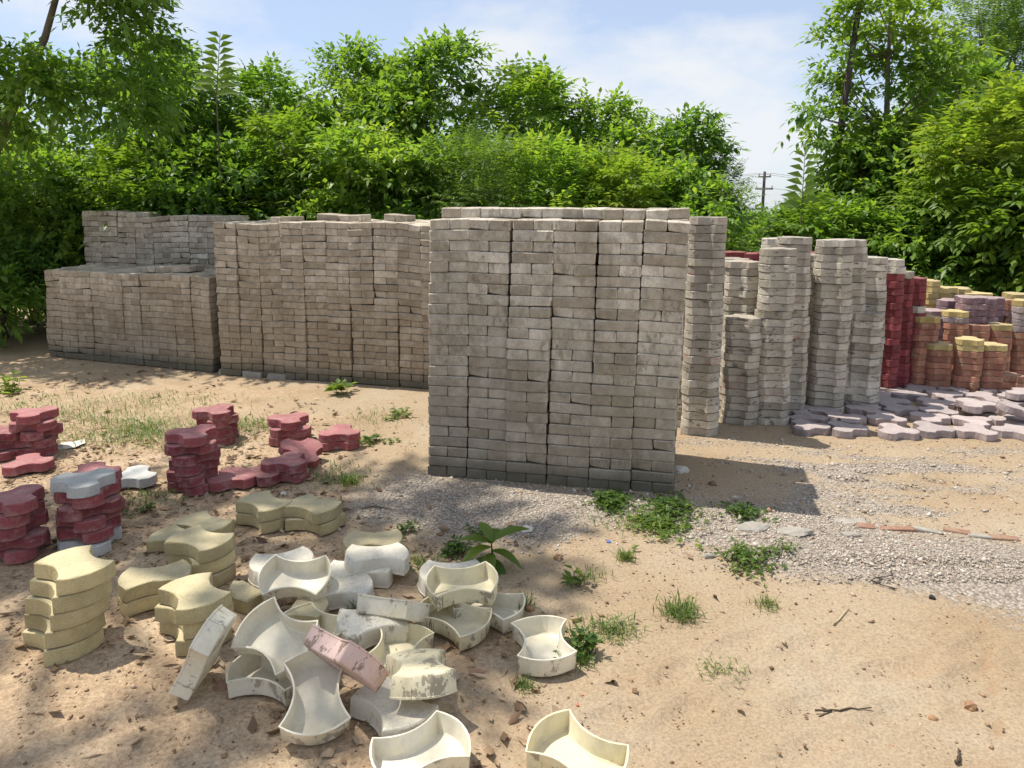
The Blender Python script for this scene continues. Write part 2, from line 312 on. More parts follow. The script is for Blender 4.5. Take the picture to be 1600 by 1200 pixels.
for (fx, fy), (tx, ty), nst in (((900, 1180), (1250, 985), 7), ((1180, 1150), (1580, 1010), 6), ((520, 640), (660, 690), 4), ((1300, 740), (1560, 770), 5), ((300, 1120), (120, 1180), 3)):
    a_, b_ = at(fx, fy), at(tx, ty); dr_ = (b_ - a_).normalized(); sd_ = Vector((-dr_.y, dr_.x, 0))
    for i_ in range(nst): FEET.append((a_.lerp(b_, (i_ + .5) / nst) + sd_ * (.09 if i_ % 2 else -.09) * _rf.uniform(.6, 1.2), math.atan2(dr_.y, dr_.x) + _rf.gauss(0, .15)))
def dents(X, Y):
    h = np.zeros(X.shape)
    for c_, an in FEET:
        u = (X - c_.x) * math.cos(an) + (Y - c_.y) * math.sin(an); v = -(X - c_.x) * math.sin(an) + (Y - c_.y) * math.cos(an); q = (u / .14) ** 2 + (v / .052) ** 2
        h += np.where(q < 4, -0.010 * np.exp(-q ** 2 * 1.2) + 0.005 * np.exp(-((q - 1.7) / .6) ** 2), 0)
    for off in (0.0, 0.17):                                  # shallow ruts curving over the sand
        yy = 2.95 + off + 0.25 * (X - 0.4) - 0.09 * (X - 0.4) ** 2; h += np.where((X > 0.3) & (X < 4), -0.006 * np.exp(-((Y - yy) / .035) ** 2), 0)
    return h
def hz(x, y): return float(height(np.array([x]), np.array([y]))[0])
gx = np.concatenate([-np.geomspace(400, 6, 26), np.arange(-5.6, 4.4, 0.026), np.geomspace(4.6, 400, 26)])
gy = np.concatenate([-np.geomspace(60, 1, 8), np.linspace(-0.5, 1.7, 10), np.arange(1.85, 6.2, 0.022), np.arange(6.25, 9.2, 0.05), np.geomspace(9.5, 900, 30)])
GX, GY = np.meshgrid(gx, gy); nx, ny = len(gx), len(gy)
GZ = height(GX, GY); far = np.clip((np.hypot(GX, GY - 4) - 9) / 6, 0, 1); GZ = GZ * (1 - far) + far * (fbm(GX, GY, 8, 3) - 0.45) * 0.15
GZ = GZ - 0.032 * np.clip(GY - 16, 0, 900)
GZ = GZ - 0.012 * track(GX, GY) + dents(GX, GY)
idx = np.arange(nx * ny).reshape(ny, nx); a, b, c, d = idx[:-1, :-1].ravel(), idx[:-1, 1:].ravel(), idx[1:, 1:].ravel(), idx[1:, :-1].ravel()
tri = np.concatenate([np.stack([a, b, c], 1), np.stack([a, c, d], 1)])
mg, mdirt = masks(GX, GY)
s = NT('sandy_ground'); p = s.pos(); mgv = s.attr('gravel'); mdv = s.attr('dirt'); tkv = s.attr('track')
sand = s.ramp(s.noise(p, 1.3, 6, 0.6), (0.3, (0.33, 0.245, 0.155)), (0.5, (0.375, 0.29, 0.195)), (0.7, (0.40, 0.33, 0.24)))
sand = s.mix(s.math('MULTIPLY', s.ramp(s.noise(s.vmul(p, (0.8, 2.6, 1)), 2.2, 6, 0.65), (0.56, 0.0), (0.75, 1.0)), 0.4), sand, (0.40, 0.27, 0.165))
sand = s.mix(1.0, sand, s.ramp(s.noise(p, 90, 4, 0.7), (0.28, 0.66), (0.6, 1.1)), 'MULTIPLY')
sand = s.mix(s.math('MULTIPLY', s.ramp(s.noise(p, 11, 6, 0.7), (0.54, 0.0), (0.72, 1.0)), 0.45), sand, (0.33, 0.225, 0.14)); spk = s.ramp(s.vor(p, 55), (0.06, 1.0), (0.13, 0.0)); sand = s.mix(s.math('MULTIPLY', spk, s.ramp(s.noise(p, 3, 3), (0.45, 0.0), (0.6, 0.55))), sand, (0.26, 0.16, 0.1))
dirt = s.ramp(s.noise(p, 3.1, 9, 0.72), (0.22, (0.24, 0.16, 0.095)), (0.48, (0.43, 0.315, 0.205)), (0.74, (0.54, 0.43, 0.30)))
dirt = s.mix(1.0, dirt, s.ramp(s.noise(p, 60, 6, 0.8), (0.32, 0.5), (0.62, 1.2)), 'MULTIPLY')
grv = s.ramp(s.vor(p, 75, 'Color'), (0.15, (0.29, 0.245, 0.20)), (0.5, (0.39, 0.335, 0.275)), (0.85, (0.48, 0.43, 0.37)))
gd = s.vor(p, 75); grv = s.mix(1.0, grv, s.ramp(gd, (0.35, 1.0), (0.75, 0.55)), 'MULTIPLY')
nzb = s.math('SUBTRACT', s.noise(p, 28, 4, 0.7), 0.5)
fd = s.ramp(s.math('ADD', mdv, s.math('MULTIPLY', nzb, 0.9)), (0.3, 0.0), (0.7, 1.0)); fg = s.ramp(s.math('ADD', mgv, s.math('MULTIPLY', nzb, 0.9)), (0.35, 0.0), (0.6, 1.0))
c = s.mix(fd, sand, dirt); c = s.mix(fg, c, grv); c = s.mix(s.math('MULTIPLY', tkv, 0.6), c, (0.33, 0.2, 0.11))
hb = s.math('ADD', s.math('MULTIPLY', s.noise(p, 120, 5, 0.75), 0.7), s.math('ADD', s.noise(p, 24, 5, 0.7), s.math('MULTIPLY', s.math('MULTIPLY', gd, fg), -1.4)))
sand_r = s.noise(s.vmul(p, (1, 2.2, 1)), 7, 6, 0.65); hb = s.math('ADD', hb, s.math('MULTIPLY', sand_r, 1.6)); s.bump(hb, 0.6, 0.013); M['ground'] = s.base(c, 0.95, 0.12)
gme = mesh_np('ground', np.stack([GX, GY, GZ], -1).reshape(-1, 3), tri, M['ground'], {'gravel': mg.ravel(), 'dirt': mdirt.ravel(), 'track': track(GX, GY).ravel()}, smooth=True)
tag(mk('ground', gme), kind='structure')

# ------------------------------------------------------------------ walls of blocks
def block_mesh(name, L_, W_, H_, mat, seed):
    rg = random.Random(seed); b = 0.0055; v = []; ix = {}
    for sx in (-1, 1):
        for sy in (-1, 1):
            for sz in (0, 1):
                j = lambda q: rg.uniform(-q, q)
                x, y, z = sx * L_ / 2 + j(.0025), sy * W_ / 2 + j(.0025), sz * H_ + j(.0015)
                dz = b if sz == 0 else -b
                if rg.random() < 0.08: x -= sx * rg.uniform(.003, .011); y -= sy * rg.uniform(.002, .008); z += dz * rg.uniform(0, 1.6)
                ix[sx, sy, sz] = len(v)
                v += [(x, y - sy * b, z + dz), (x - sx * b, y, z + dz), (x - sx * b, y - sy * b, z)]     # on x face, y face, z face
    f = []; I = lambda sx, sy, sz, k: ix[sx, sy, sz] + k
    for sx in (-1, 1): f.append([I(sx, -1, 0, 0), I(sx, 1, 0, 0), I(sx, 1, 1, 0), I(sx, -1, 1, 0)][::sx])
    for sy in (-1, 1): f.append([I(-1, sy, 0, 1), I(1, sy, 0, 1), I(1, sy, 1, 1), I(-1, sy, 1, 1)][::-sy])
    for sz in (0, 1): f.append([I(-1, -1, sz, 2), I(1, -1, sz, 2), I(1, 1, sz, 2), I(-1, 1, sz, 2)][::1 if sz else -1])
    for sx in (-1, 1):
        for sy in (-1, 1): f.append([I(sx, sy, 0, 0), I(sx, sy, 0, 1), I(sx, sy, 1, 1), I(sx, sy, 1, 0)][::sx * sy])
        for sz in (0, 1): f.append([I(sx, -1, sz, 0), I(sx, 1, sz, 0), I(sx, 1, sz, 2), I(sx, -1, sz, 2)][::sx * (1 if sz else -1)])
    for sy in (-1, 1):
        for sz in (0, 1): f.append([I(-1, sy, sz, 1), I(1, sy, sz, 1), I(1, sy, sz, 2), I(-1, sy, sz, 2)][::-sy * (1 if sz else -1)])
    for sx in (-1, 1):
        for sy in (-1, 1):
            for sz in (0, 1): f.append([I(sx, sy, sz, 0), I(sx, sy, sz, 1), I(sx, sy, sz, 2)][::sx * sy * (1 if sz else -1)])
    return mesh_py(name, v, f, mat)

def block_wall(name, label, group, A, B, ncol, ncourse, h, depth, mats, limit=300, extra=None, lean=(0, 0), seed=1, parity=None, wave=0.012, tiltamp=0.03, side_end=None, heights=None, shift=None, swell=0.008, tops=None, colpush=0.004):
    rg = random.Random(seed)
    d = Vector((B.x - A.x, B.y - A.y, 0)); ln = d.length; w = ln / ncol; root = empty(name, (A.x, A.y, 0), math.atan2(d.y, d.x))
    tag(root, label, 'block stack', group)
    swm = 1.0
    ms = [block_mesh('block', w * 0.985, w * 0.489, h * 0.966, mats[0], seed * 50 + i) for i in range(7)]
    mj = block_mesh('block_row', w * 0.985, w * 0.489, h * 0.966, mats[1], seed * 50 + 40)
    tv = np.array([q.co[:] for q in mj.vertices]); tf = [list(q.vertices) for q in mj.polygons]
    parts, rest = [], []; ph = rg.uniform(0, 6)
    sw = lambda x: swell * (math.sin(x * 3.1 + ph) + 0.6 * math.sin(x * 7.3 + 2 * ph))
    for dep in range(depth):
        for ci in range(ncol):
            px = [rg.uniform(-1, 1) for _ in range(4)]; n = ncourse + (heights(ci, dep) if heights else 0) + (extra(ci, dep) if extra else 0)
            par = parity(ci, dep) if parity else 0; t0 = rg.gauss(0, tiltamp * 0.5); t1 = rg.gauss(0, tiltamp); push = rg.gauss(0, colpush)
            if tops and dep == 0: t1 = tops[ci]
            for k in range(n):
                u = k / ncourse; edge = min(1, k / 4)
                ox = (math.sin(u * 3.1 + px[0] * 2) * wave * 0.5 * px[1]) * edge + lean[0] * u + rg.gauss(0, 0.0016)
                oy = math.sin(u * 4.3 + px[2] * 3) * wave * px[3] * edge + lean[1] * u + rg.gauss(0, 0.0028)
                tl = (t0 + (t1 - t0) * u) * edge + rg.gauss(0, 0.005); yw = rg.gauss(0, 0.010) + px[0] * 0.02 * u
                cx, cy, z = (ci + 0.5) * w + ox + (shift(k) if shift else 0), (dep + 0.5) * w + oy + push, k * h * (1 + sw((ci + 0.5) * w)); tl += k * h * (sw((ci + 0.6) * w) - sw((ci + 0.4) * w)) / (0.2 * w)
                top = n - k; pr = (top + par) % 2                      # the top course shows its ends
                for half in (-1, 1):
                    if pr == 1: x, y, r = cx + half * w * 0.25, cy, math.pi / 2
                    else: x, y, r = cx, cy + half * w * 0.25, 0.0
                    zz = z + (x - cx) * math.tan(tl); yy = y + rg.gauss(0, 0.0022)
                    rot = Euler((rg.gauss(0, 0.006), -tl, 0)).to_matrix().to_4x4()
                    m = Matrix.Translation((x, yy, zz)) @ Matrix.Rotation(yw, 4, 'Z') @ rot @ Matrix.Rotation(r + (math.pi if rg.random() < .5 else 0), 4, 'Z')
                    front = (dep == 0 and (pr == 1 or half == -1)); topv = (k >= n - 1); end = (side_end is not None and ci == side_end and dep <= 1 and not (pr == 1 and half == (-1 if side_end else 1)))
                    if front or (topv and dep <= 1) or end:
                        parts.append(((2.0 if front else 1.0) * (1.0 if pr == 0 else 0.5) + 0.01 * u, m))
                    elif dep == 0 or dep == depth - 1 or topv or ci in (0, ncol - 1): rest.append(m)
    parts.sort(key=lambda q: -q[0]); rest += [m for _, m in parts[limit:]]
    for i, (_, m) in enumerate(parts[:limit]):
        o = bpy.data.objects.new('block', ms[rg.randrange(7)]); COL.objects.link(o); o.parent = root; o.matrix_basis = m
    if rest:
        V = np.concatenate([tv @ np.array(m.to_3x3()).T + np.array(m.translation) for m in rest]); nv = len(tv)
        F = [[q + i * nv for q in f] for i in range(len(rest)) for f in tf]
        o = mk('rear_blocks', mesh_py('rear_blocks', V, F, mats[1]), root); o['kind'] = 'stuff'
    return root

GW = 'long stacks of grey paving blocks'
BL, BJ = M['block'], M['block_joined']; WL, WJ = M['block_warm'], M['block_warm_joined']
A, B = at(668, 743), at(1053, 774)
block_wall('block_stack', 'tall tightly packed stack of grey blocks standing nearest, on the gravel edge', GW, A, B, 6, 25, 0.0605, 3, (BL, BJ), seed=3,
           extra=lambda c, d: 1 if d >= 1 else 0, lean=(0.035, 0.0), side_end=5, tiltamp=0.022, parity=lambda c, d: 0, swell=0.002, tops=[0.05, -0.035, -0.005, 0.006, -0.012, -0.085], colpush=0.007, wave=0.026)
A, B = at(345, 585), at(700, 610)
block_wall('block_stack', 'long tan-grey block stack running behind the nearest stack, with an uneven top', GW, A, B, 10, 24, 0.0592, 4, (WL, WJ), seed=5,
           parity=lambda c, d: (c * 7 // 3) % 2, extra=lambda c, d: (1 if d == 1 and c in (2, 4, 5, 7) else 0), tiltamp=0.045, wave=0.02, side_end=0)
A, B = at(76, 557), at(333, 582)
block_wall('block_stack', 'low brown-stained block stack at the far end, half the height of its neighbours', GW, A, B, 10, 15, 0.0605, 3, (WL, WJ), seed=8,
           parity=lambda c, d: (c // 2) % 2, extra=lambda c, d: (1 if d == 1 and c in (5, 6, 7) else 0), tiltamp=0.04, wave=0.016, side_end=9)
A, B = atd(127, 330, 9.0), atd(352, 345, 8.55); A.z = B.z = 0
block_wall('block_stack', 'pale grey block stack rising behind the low brown-stained stack', GW, A, B, 8, 25, 0.0597, 2, (BL, BJ), seed=11,
           parity=lambda c, d: (c // 3) % 2, tiltamp=0.04, wave=0.02, heights=lambda c, d: [0, 0, 0, -1, -1, -1, -1, -1][c])

# ------------------------------------------------------------------ pavers: regular polygons whose edges bulge out and in by turns
def outline(n, edge, bulge, seg=6, rot=0.0):
    Rr = edge / (2 * math.sin(math.pi / n)); pts = []
    for i in range(n):
        a0 = rot + 2 * math.pi * i / n; a1 = rot + 2 * math.pi * (i + 1) / n
        p0 = Vector((Rr * math.cos(a0), Rr * math.sin(a0))); p1 = Vector((Rr * math.cos(a1), Rr * math.sin(a1))); m = (p0 + p1).normalized()
        sg = 1 if i % 2 == 0 else -1
        for j in range(seg):
            t = j / seg; pts.append(p0.lerp(p1, t) + m * sg * bulge * 4 * t * (1 - t))
    return pts
def inset(pts, d):
    n = len(pts); out = []
    for i in range(n):
        t = (pts[(i + 1) % n] - pts[i - 1]); nn = Vector((-t.y, t.x)).normalized(); out.append(pts[i] + nn * d)
    return out
def ring_mesh(name, rings, mat, cap_top=True, cap_bot=True, jit=0.0, seed=0, smooth_rings=()):
    rg = random.Random(seed); v = []; f = []; n = len(rings[0][0])
    for pts, z in rings:
        for p_ in pts: v.append((p_.x + rg.gauss(0, jit), p_.y + rg.gauss(0, jit), z + rg.gauss(0, jit * 0.7)))
    for k in range(len(rings) - 1):
        for i in range(n): j = (i + 1) % n; f.append([k * n + i, k * n + j, (k + 1) * n + j, (k + 1) * n + i])
    if cap_top: f.append([(len(rings) - 1) * n + i for i in range(n)])
    if cap_bot: f.append([i for i in range(n)][::-1])
    me = mesh_py(name, v, f, mat)
    return me
def paver_mesh(kind, mat, h, seed, seg=6, cham=0.004, jit=0.0008):
    if kind == 'tri': o = outline(6, 0.130, 0.032, seg, math.pi / 6)
    elif kind == 'hexa': o = outline(6, 0.134, 0.021, seg - 1, math.pi / 6)
    else: o = outline(4, 0.2, 0.036, seg + 2, -math.pi * 0.75)      # bulging ends at -Y and +Y
    low = inset(o, -0.001)
    rings = [(inset(o, 0.006), 0.0), (low, 0.005), (o, h - cham), (inset(o, cham * 0.35), h - cham * 0.35), (inset(o, cham * 1.1), h)]
    me = ring_mesh('paver', rings, mat, jit=jit, seed=seed)
    return me
_pm = {}
def pmesh(kind, mat, h, var=0, **k):
    key = (kind, mat, round(h, 4), var)
    if key not in _pm: _pm[key] = paver_mesh(kind, M[mat], h, hash((kind, mat, var)) % 9999, **k)
    return _pm[key]
def place(o, px, py, zmin=0.0, yaw=0, tilt=0, az=-90, flip=False, zoff=None):
    m = Matrix.Rotation(R(yaw), 3, 'Z')
    if flip: m = Matrix.Rotation(math.pi, 3, 'Y') @ m
    if tilt:
        ax = Vector((0, 0, 1)).cross(Vector((math.cos(R(az)), math.sin(R(az)), 0))); m = Matrix.Rotation(R(tilt), 3, ax) @ m
    vs = np.array([v.co[:] for v in o.data.vertices]) @ np.array(m).T
    zc = zmin - vs[:, 2].min(); ctr = Vector(((vs.max(0) + vs.min(0)) / 2))
    q = at(px, py, zc + ctr.z); o.location = Vector((q.x - ctr.x, q.y - ctr.y, zc)); o.rotation_euler = m.to_euler()
    return o
def place_strip(o, px, py, ang, zmin=0.0, turn=8.0, spin=0.0):
    """stand a mould on its edge: its side wall faces the viewer, its long side rises at ang degrees in the view"""
    v = ray(px, py).normalized(); r_ = v.cross(Vector((0, 0, 1))).normalized(); u = r_.cross(v)
    e1 = r_ * math.cos(R(ang)) + u * math.sin(R(ang)); n = v.cross(e1) * -1; n = n if n.z > 0 else -n; ey = n.cross(e1)
    m = Matrix((e1, ey, n)).transposed(); m = Matrix.Rotation(R(turn), 3, e1) @ m @ Matrix.Rotation(R(spin), 3, 'Z')
    vs = np.array([q.co[:] for q in o.data.vertices]) @ np.array(m).T; zc = zmin - vs[:, 2].min(); ctr = Vector((vs.max(0) + vs.min(0)) / 2)
    q = at(px, py, zc + ctr.z); o.location = Vector((q.x - ctr.x, q.y - ctr.y, zc)); o.rotation_euler = m.to_euler(); return o
def pstack(kind, px, py, n, mats, h, lab, group, yaw=0, jy=6, jx=0.004, back=0.12, names=None, lean=(0, 0), cats='paver', scale=1.0, base_z=-0.004, seed=None, turn=0):
    """a stack of single pavers; (px, py) is where its front foot meets the ground; lab(i, n, colour) makes the label of the i-th from the top"""
    rg = random.Random(seed if seed is not None else int(px * 7 + py)); p0 = at(px, py); x0, y0 = p0.x, p0.y + back; out = []
    wx = wy = 0.0
    for k in range(n):
        mt = mats[k] if isinstance(mats, (list, tuple)) else mats
        me = pmesh(kind, mt, h - 0.0015, rg.randrange(3))
        nm = (names or {}).get(mt) or {'red': 'red_paver', 'redwall': 'red_paver', 'pale': 'pale_grey_paver', 'yellow': 'yellow_paver', 'yellowfar': 'yellow_paver', 'orange': 'orange_paver', 'purple': 'mauve_paver', 'laid': 'mauve_paver', 'greycol': 'grey_paver', 'greyred': 'grey_paver'}[mt]
        wx = wx * 0.7 + rg.gauss(0, jx); wy = wy * 0.7 + rg.gauss(0, jx)
        o = mk(nm, me, None, (x0 + wx + lean[0] * k, y0 + wy + lean[1] * k, base_z + k * h), (rg.gauss(0, .008), rg.gauss(0, .008), R(yaw + rg.gauss(0, jy) + (turn * rg.choice((0, 1, 2)) if turn else 0))))
        o.scale = (scale, scale, 1); tag(o, lab(n - k, n, mt), cats, group); out.append(o)
    return out
def pcol(px, py, ytop, n, mats, lab, group, kind='hexa', yaw=0, back=0.12, **k):
    p0 = at(px, py); zt = atd(px, ytop, p0.y + 0.02).z
    return pstack(kind, px, py, n, mats, zt / n, lab, group, yaw=yaw, back=back, **k)
CN = {'red': 'red', 'redwall': 'red', 'pale': 'pale grey', 'yellow': 'yellow', 'yellowfar': 'yellow', 'orange': 'orange', 'purple': 'mauve', 'laid': 'mauve', 'greycol': 'grey', 'greyred': 'red-smeared grey'}
def lb(where, shape='lobed'):
    return lambda i, n, m: (f'{CN[m]} {shape} paver, {nth(i, n)} of {where}' if n > 1 else f'single {CN[m]} {shape} paver {where}')

GR = 'loose lobed pavers stacked on the dirt'
rg = random.Random(2)
# red and pale lobed pavers
pstack('tri', 38, 716, 5, ['red', 'red', 'red', 'red', 'red'], 0.056, lb('the stack beside the flat red paver'), GR, yaw=20, jy=22, jx=0.008, turn=60)
pstack('tri', -22, 722, 3, 'red', 0.056, lb('the stack cut off by the photo edge behind'), GR, yaw=50, jy=20)
o = mk('red_paver', pmesh('tri', 'red', 0.056, 1)); place(o, 48, 726, yaw=62); tag(o, 'single red lobed paver lying flat before the stack at the photo edge', 'paver', GR)
pstack('tri', -2, 882, 5, 'red', 0.058, lb('the near red stack cut by the photo edge'), GR, yaw=0, jy=18, jx=0.008, turn=60)
pstack('tri', 130, 812, 4, 'red', 0.056, lb('the red stack half hidden behind the pale-capped stack'), GR, yaw=40, jy=25, turn=60)
pstack('tri', 120, 869, 6, ['pale', 'red', 'red', 'red', 'red', 'pale'], 0.056, lb('the red stack with pale top and bottom'), GR, yaw=10, jy=10, jx=0.007, lean=(-0.002, 0), turn=60)
o = mk('pale_grey_paver', pmesh('tri', 'pale', 0.056, 1)); place(o, 211, 746, yaw=40); tag(o, 'single pale grey lobed paver on dirt beside the six-high red stack', 'paver', GR)
pstack('tri', 291, 774, 6, 'red', 0.056, lb('the six-high red stack by the lone pale paver'), GR, yaw=30, jy=14, jx=0.006, turn=60)
pstack('tri', 332, 696, 4, 'red', 0.056, lb('the four-high red stack standing in grass'), GR, yaw=12, jy=8, jx=0.01, lean=(-0.006, 0.0))
o = mk('red_paver', pmesh('tri', 'red', 0.056, 2)); place(o, 365, 749, yaw=52); tag(o, 'single red lobed paver flat between the six-high stack and the small heap', 'paver', GR)
pstack('tri', 438, 756, 2, 'red', 0.056, lb('the small heap with a tilted paver against it'), GR, yaw=35, jy=20, turn=60)
o = mk('red_paver', pmesh('tri', 'red', 0.056, 0)); place(o, 406, 741, yaw=12); tag(o, 'red lobed paver on the ground at the near side of the small heap', 'paver', GR)
o = mk('red_paver', pmesh('tri', 'red', 0.056, 1)); place(o, 470, 706, yaw=5, tilt=22, az=-30, zmin=0.0); tag(o, 'red lobed paver tilted, leaning on the small red heap', 'paver', GR)
pstack('tri', 448, 698, 3, 'red', 0.056, lb('the three-high red stack behind the tilted paver'), GR, yaw=25, jy=20, jx=0.012, turn=60)
pstack('tri', 525, 705, 2, 'red', 0.054, lb('the two-high red stack beside the open sand'), GR, yaw=30, jy=15)
# yellow axe-shaped pavers
GY_ = 'loose yellow pavers near the plastic moulds'; ax = 'axe-shaped'
pstack('axe', 62, 1042, 5, 'yellow', 0.063, lb('the tallest yellow stack', ax), GY_, yaw=52, jy=4, back=0.14, lean=(0.012, 0.004), jx=0.006)
pstack('axe', 296, 925, 3, 'yellow', 0.061, lb('the yellow stack just behind the twin stacks', ax), GY_, yaw=62, jy=7, back=0.13)
o = mk('yellow_paver', pmesh('axe', 'yellow', 0.06, 1)); place(o, 318, 824, yaw=58); tag(o, 'single yellow axe-shaped paver lying behind the others on dry leaves', 'paver', GY_)
o = mk('yellow_paver', pmesh('axe', 'yellow', 0.06, 2)); place(o, 281, 845, yaw=75); tag(o, 'single flat yellow axe-shaped paver peeking from behind the three-high stack', 'paver', GY_)
pstack('axe', 222, 966, 2, 'yellow', 0.061, lb('the two-high yellow stack between the tall ones', ax), GY_, yaw=115, jy=6, back=0.13)
pstack('axe', 281, 1026, 3, 'yellow', 0.063, lb('the yellow stack with a white mould leaning on it', ax), GY_, yaw=52, jy=5, back=0.14, lean=(0.008, 0.0))
pstack('axe', 403, 833, 2, 'yellow', 0.061, lb('the paired low stack farther from the moulds', ax), GY_, yaw=50, jy=4, back=0.13)
pstack('axe', 482, 838, 2, 'yellow', 0.059, lb('the crooked low stack with a third paver behind', ax), GY_, yaw=95, jy=22, back=0.13)
o = mk('yellow_paver', pmesh('axe', 'yellow', 0.06, 0)); place(o, 505, 803, yaw=20); tag(o, 'single yellow axe-shaped paver behind the crooked low stack', 'paver', GY_)
o = mk('yellow_paver', pmesh('axe', 'yellow', 0.06, 2)); place(o, 583, 850, yaw=92); tag(o, 'single pale yellow axe-shaped paver behind the upturned grey moulds', 'paver', GY_)

# broken pieces
def broken(name, px, py, yaw, cut, mat, label, tilt=0, az=0):
    import bmesh
    bm = bmesh.new(); bm.from_mesh(pmesh('axe', mat, 0.06, 1)); rr = random.Random(px)
    r0 = bmesh.ops.bisect_plane(bm, geom=bm.verts[:] + bm.edges[:] + bm.faces[:], plane_co=(0, cut, 0), plane_no=(0.3, 1, 0.3), clear_outer=True)
    ed = [e for e in r0['geom_cut'] if isinstance(e, bmesh.types.BMEdge)]
    fc = bmesh.ops.edgeloop_fill(bm, edges=ed)['faces']
    for f_ in fc: f_.material_index = 1
    tr = bmesh.ops.triangulate(bm, faces=fc)['faces']; bmesh.ops.subdivide_edges(bm, edges=list({e for f_ in tr for e in f_.edges}), cuts=3, use_grid_fill=True)
    for v_ in bm.verts:
        if v_.link_faces and all(f_.material_index == 1 for f_ in v_.link_faces): v_.co += Vector((0.3, 1, 0.3)).normalized() * rr.uniform(-0.006, 0.010)
    me = bpy.data.meshes.new('broken_paver'); bm.to_mesh(me); bm.free(); me.materials.append(M[mat]); me.materials.append(M['fracture'])
    b = mk(name, me); place(b, px, py, yaw=yaw, tilt=tilt, az=az); tag(b, label, 'paver', GY_); return b
broken('broken_paver', 480, 955, 100, 0.02, 'yellow', 'broken half of a yellow paver with a rough grey fracture among the moulds')
broken('broken_paver', 384, 933, 55, -0.045, 'yellow', 'small broken pale paver corner lying beside the open mould', tilt=180, az=0)

# ------------------------------------------------------------------ grey columns, coloured piles and laid pavers
GC = 'grey pavers in free-standing columns'
def gm(n, seed, red=0.08): q = random.Random(seed); return ['greyred' if q.random() < red else 'greycol' for _ in range(n)]
def col_lab(where): return lambda i, n, m: f'{CN[m]} lobed paver, {nth(i, n)} in {where}'
pcol(1098, 682, 338, 27, gm(27, 1), col_lab('the tall column right beside the packed block stack'), GC, yaw=8, jy=3, scale=0.95, lean=(0.0012, 0))
pcol(1079, 668, 345, 26, gm(26, 12), col_lab('the dim column wedged behind the packed block stack'), GC, yaw=40, jy=4, scale=0.95)
pcol(1140, 640, 404, 22, gm(22, 13), col_lab('the dark column deep behind the shortest column'), GC, yaw=15, jy=4)
pcol(1160, 652, 408, 22, gm(22, 2, .2), col_lab('the shadowed column rising behind the shortest column'), GC, yaw=0, jy=4, scale=0.98)
pcol(1163, 665, 496, 15, gm(15, 3, .15), col_lab('the shortest column, beside a dark gap'), GC, yaw=3, jy=5, scale=0.98, jx=.005)
pcol(1212, 666, 388, 23, gm(23, 4), col_lab('the column touching the shortest column'), GC, yaw=20, jy=4, scale=0.95)
pcol(1238, 652, 370, 25, gm(25, 5, .14), col_lab('the column with a second paver beside its top'), GC, yaw=28, jy=5, scale=0.92)
pcol(1216, 640, 372, 25, gm(25, 14), col_lab('the column mostly hidden behind two taller ones'), GC, yaw=0, jy=4)
pcol(1299, 647, 374, 24, gm(24, 6), col_lab('the column behind the laid pavers, broad face outward'), GC, yaw=4, jy=3, scale=1.02, lean=(0.0006, 0))
pcol(1324, 638, 374, 24, gm(24, 7), col_lab('the column squeezed against the broad-faced one'), GC, yaw=28, jy=3, scale=0.95)
pcol(1358, 630, 402, 22, gm(22, 8, 0), col_lab('the column rising behind the waist-high column'), GC, yaw=12, jy=4, scale=0.98)
pcol(1356, 641, 490, 13, gm(13, 9, 0), col_lab('the waist-high column next to the red columns'), GC, yaw=0, jy=4, scale=0.95)
GRW = 'red pavers in the columns behind the grey ones'
def topgrey(n, k): return ['redwall'] * (n - k) + ['greycol'] * k
pcol(1389, 617, 405, 19, topgrey(19, 2), col_lab('the red column with two grey pavers on top'), GRW, yaw=0, jy=4, scale=0.86)
pcol(1406, 612, 424, 17, topgrey(17, 1), col_lab('the red column with one grey paver on top'), GRW, yaw=20, jy=4, scale=0.86)
pcol(1425, 609, 434, 16, ['redwall'] * 5 + ['redwall'] * 6 + ['greycol'] + ['redwall'] * 4, col_lab('the last red column beside the orange stacks'), GRW, yaw=5, jy=4, scale=0.86)
pcol(1268, 626, 398, 22, gm(22, 15), col_lab('the column at the back of the narrow dark gap'), GC, yaw=10, jy=4)
for i, (x, y) in enumerate(((1110, 394), (1143, 393), (1172, 395), (1200, 394), (1268, 394))):
    q = atd(x, y, 7.4); 
    for k in range(4):
        o = mk('red_paver', pmesh('hexa', 'redwall', 0.056, i % 3), None, (q.x, q.y, q.z - 0.057 * (k + 1)), (0, 0, R(10 + 31 * i + 5 * k)))
        tag(o, f'red lobed paver, {nth(k + 1, 30)} in the {ORD[i + 1]} red column behind the grey ones', 'paver', GRW)
    n = int((q.z - 0.057 * 4) / 0.057)
    for k in range(n):
        o = mk('red_paver', pmesh('hexa', 'redwall', 0.056, i % 3), None, (q.x, q.y, q.z - 0.057 * (k + 5)), (0, 0, R(10 + 31 * i + 5 * k)))
        tag(o, f'red lobed paver, {nth(k + 5, 30)} in the {ORD[i + 1]} red column behind the grey ones', 'paver', GRW)

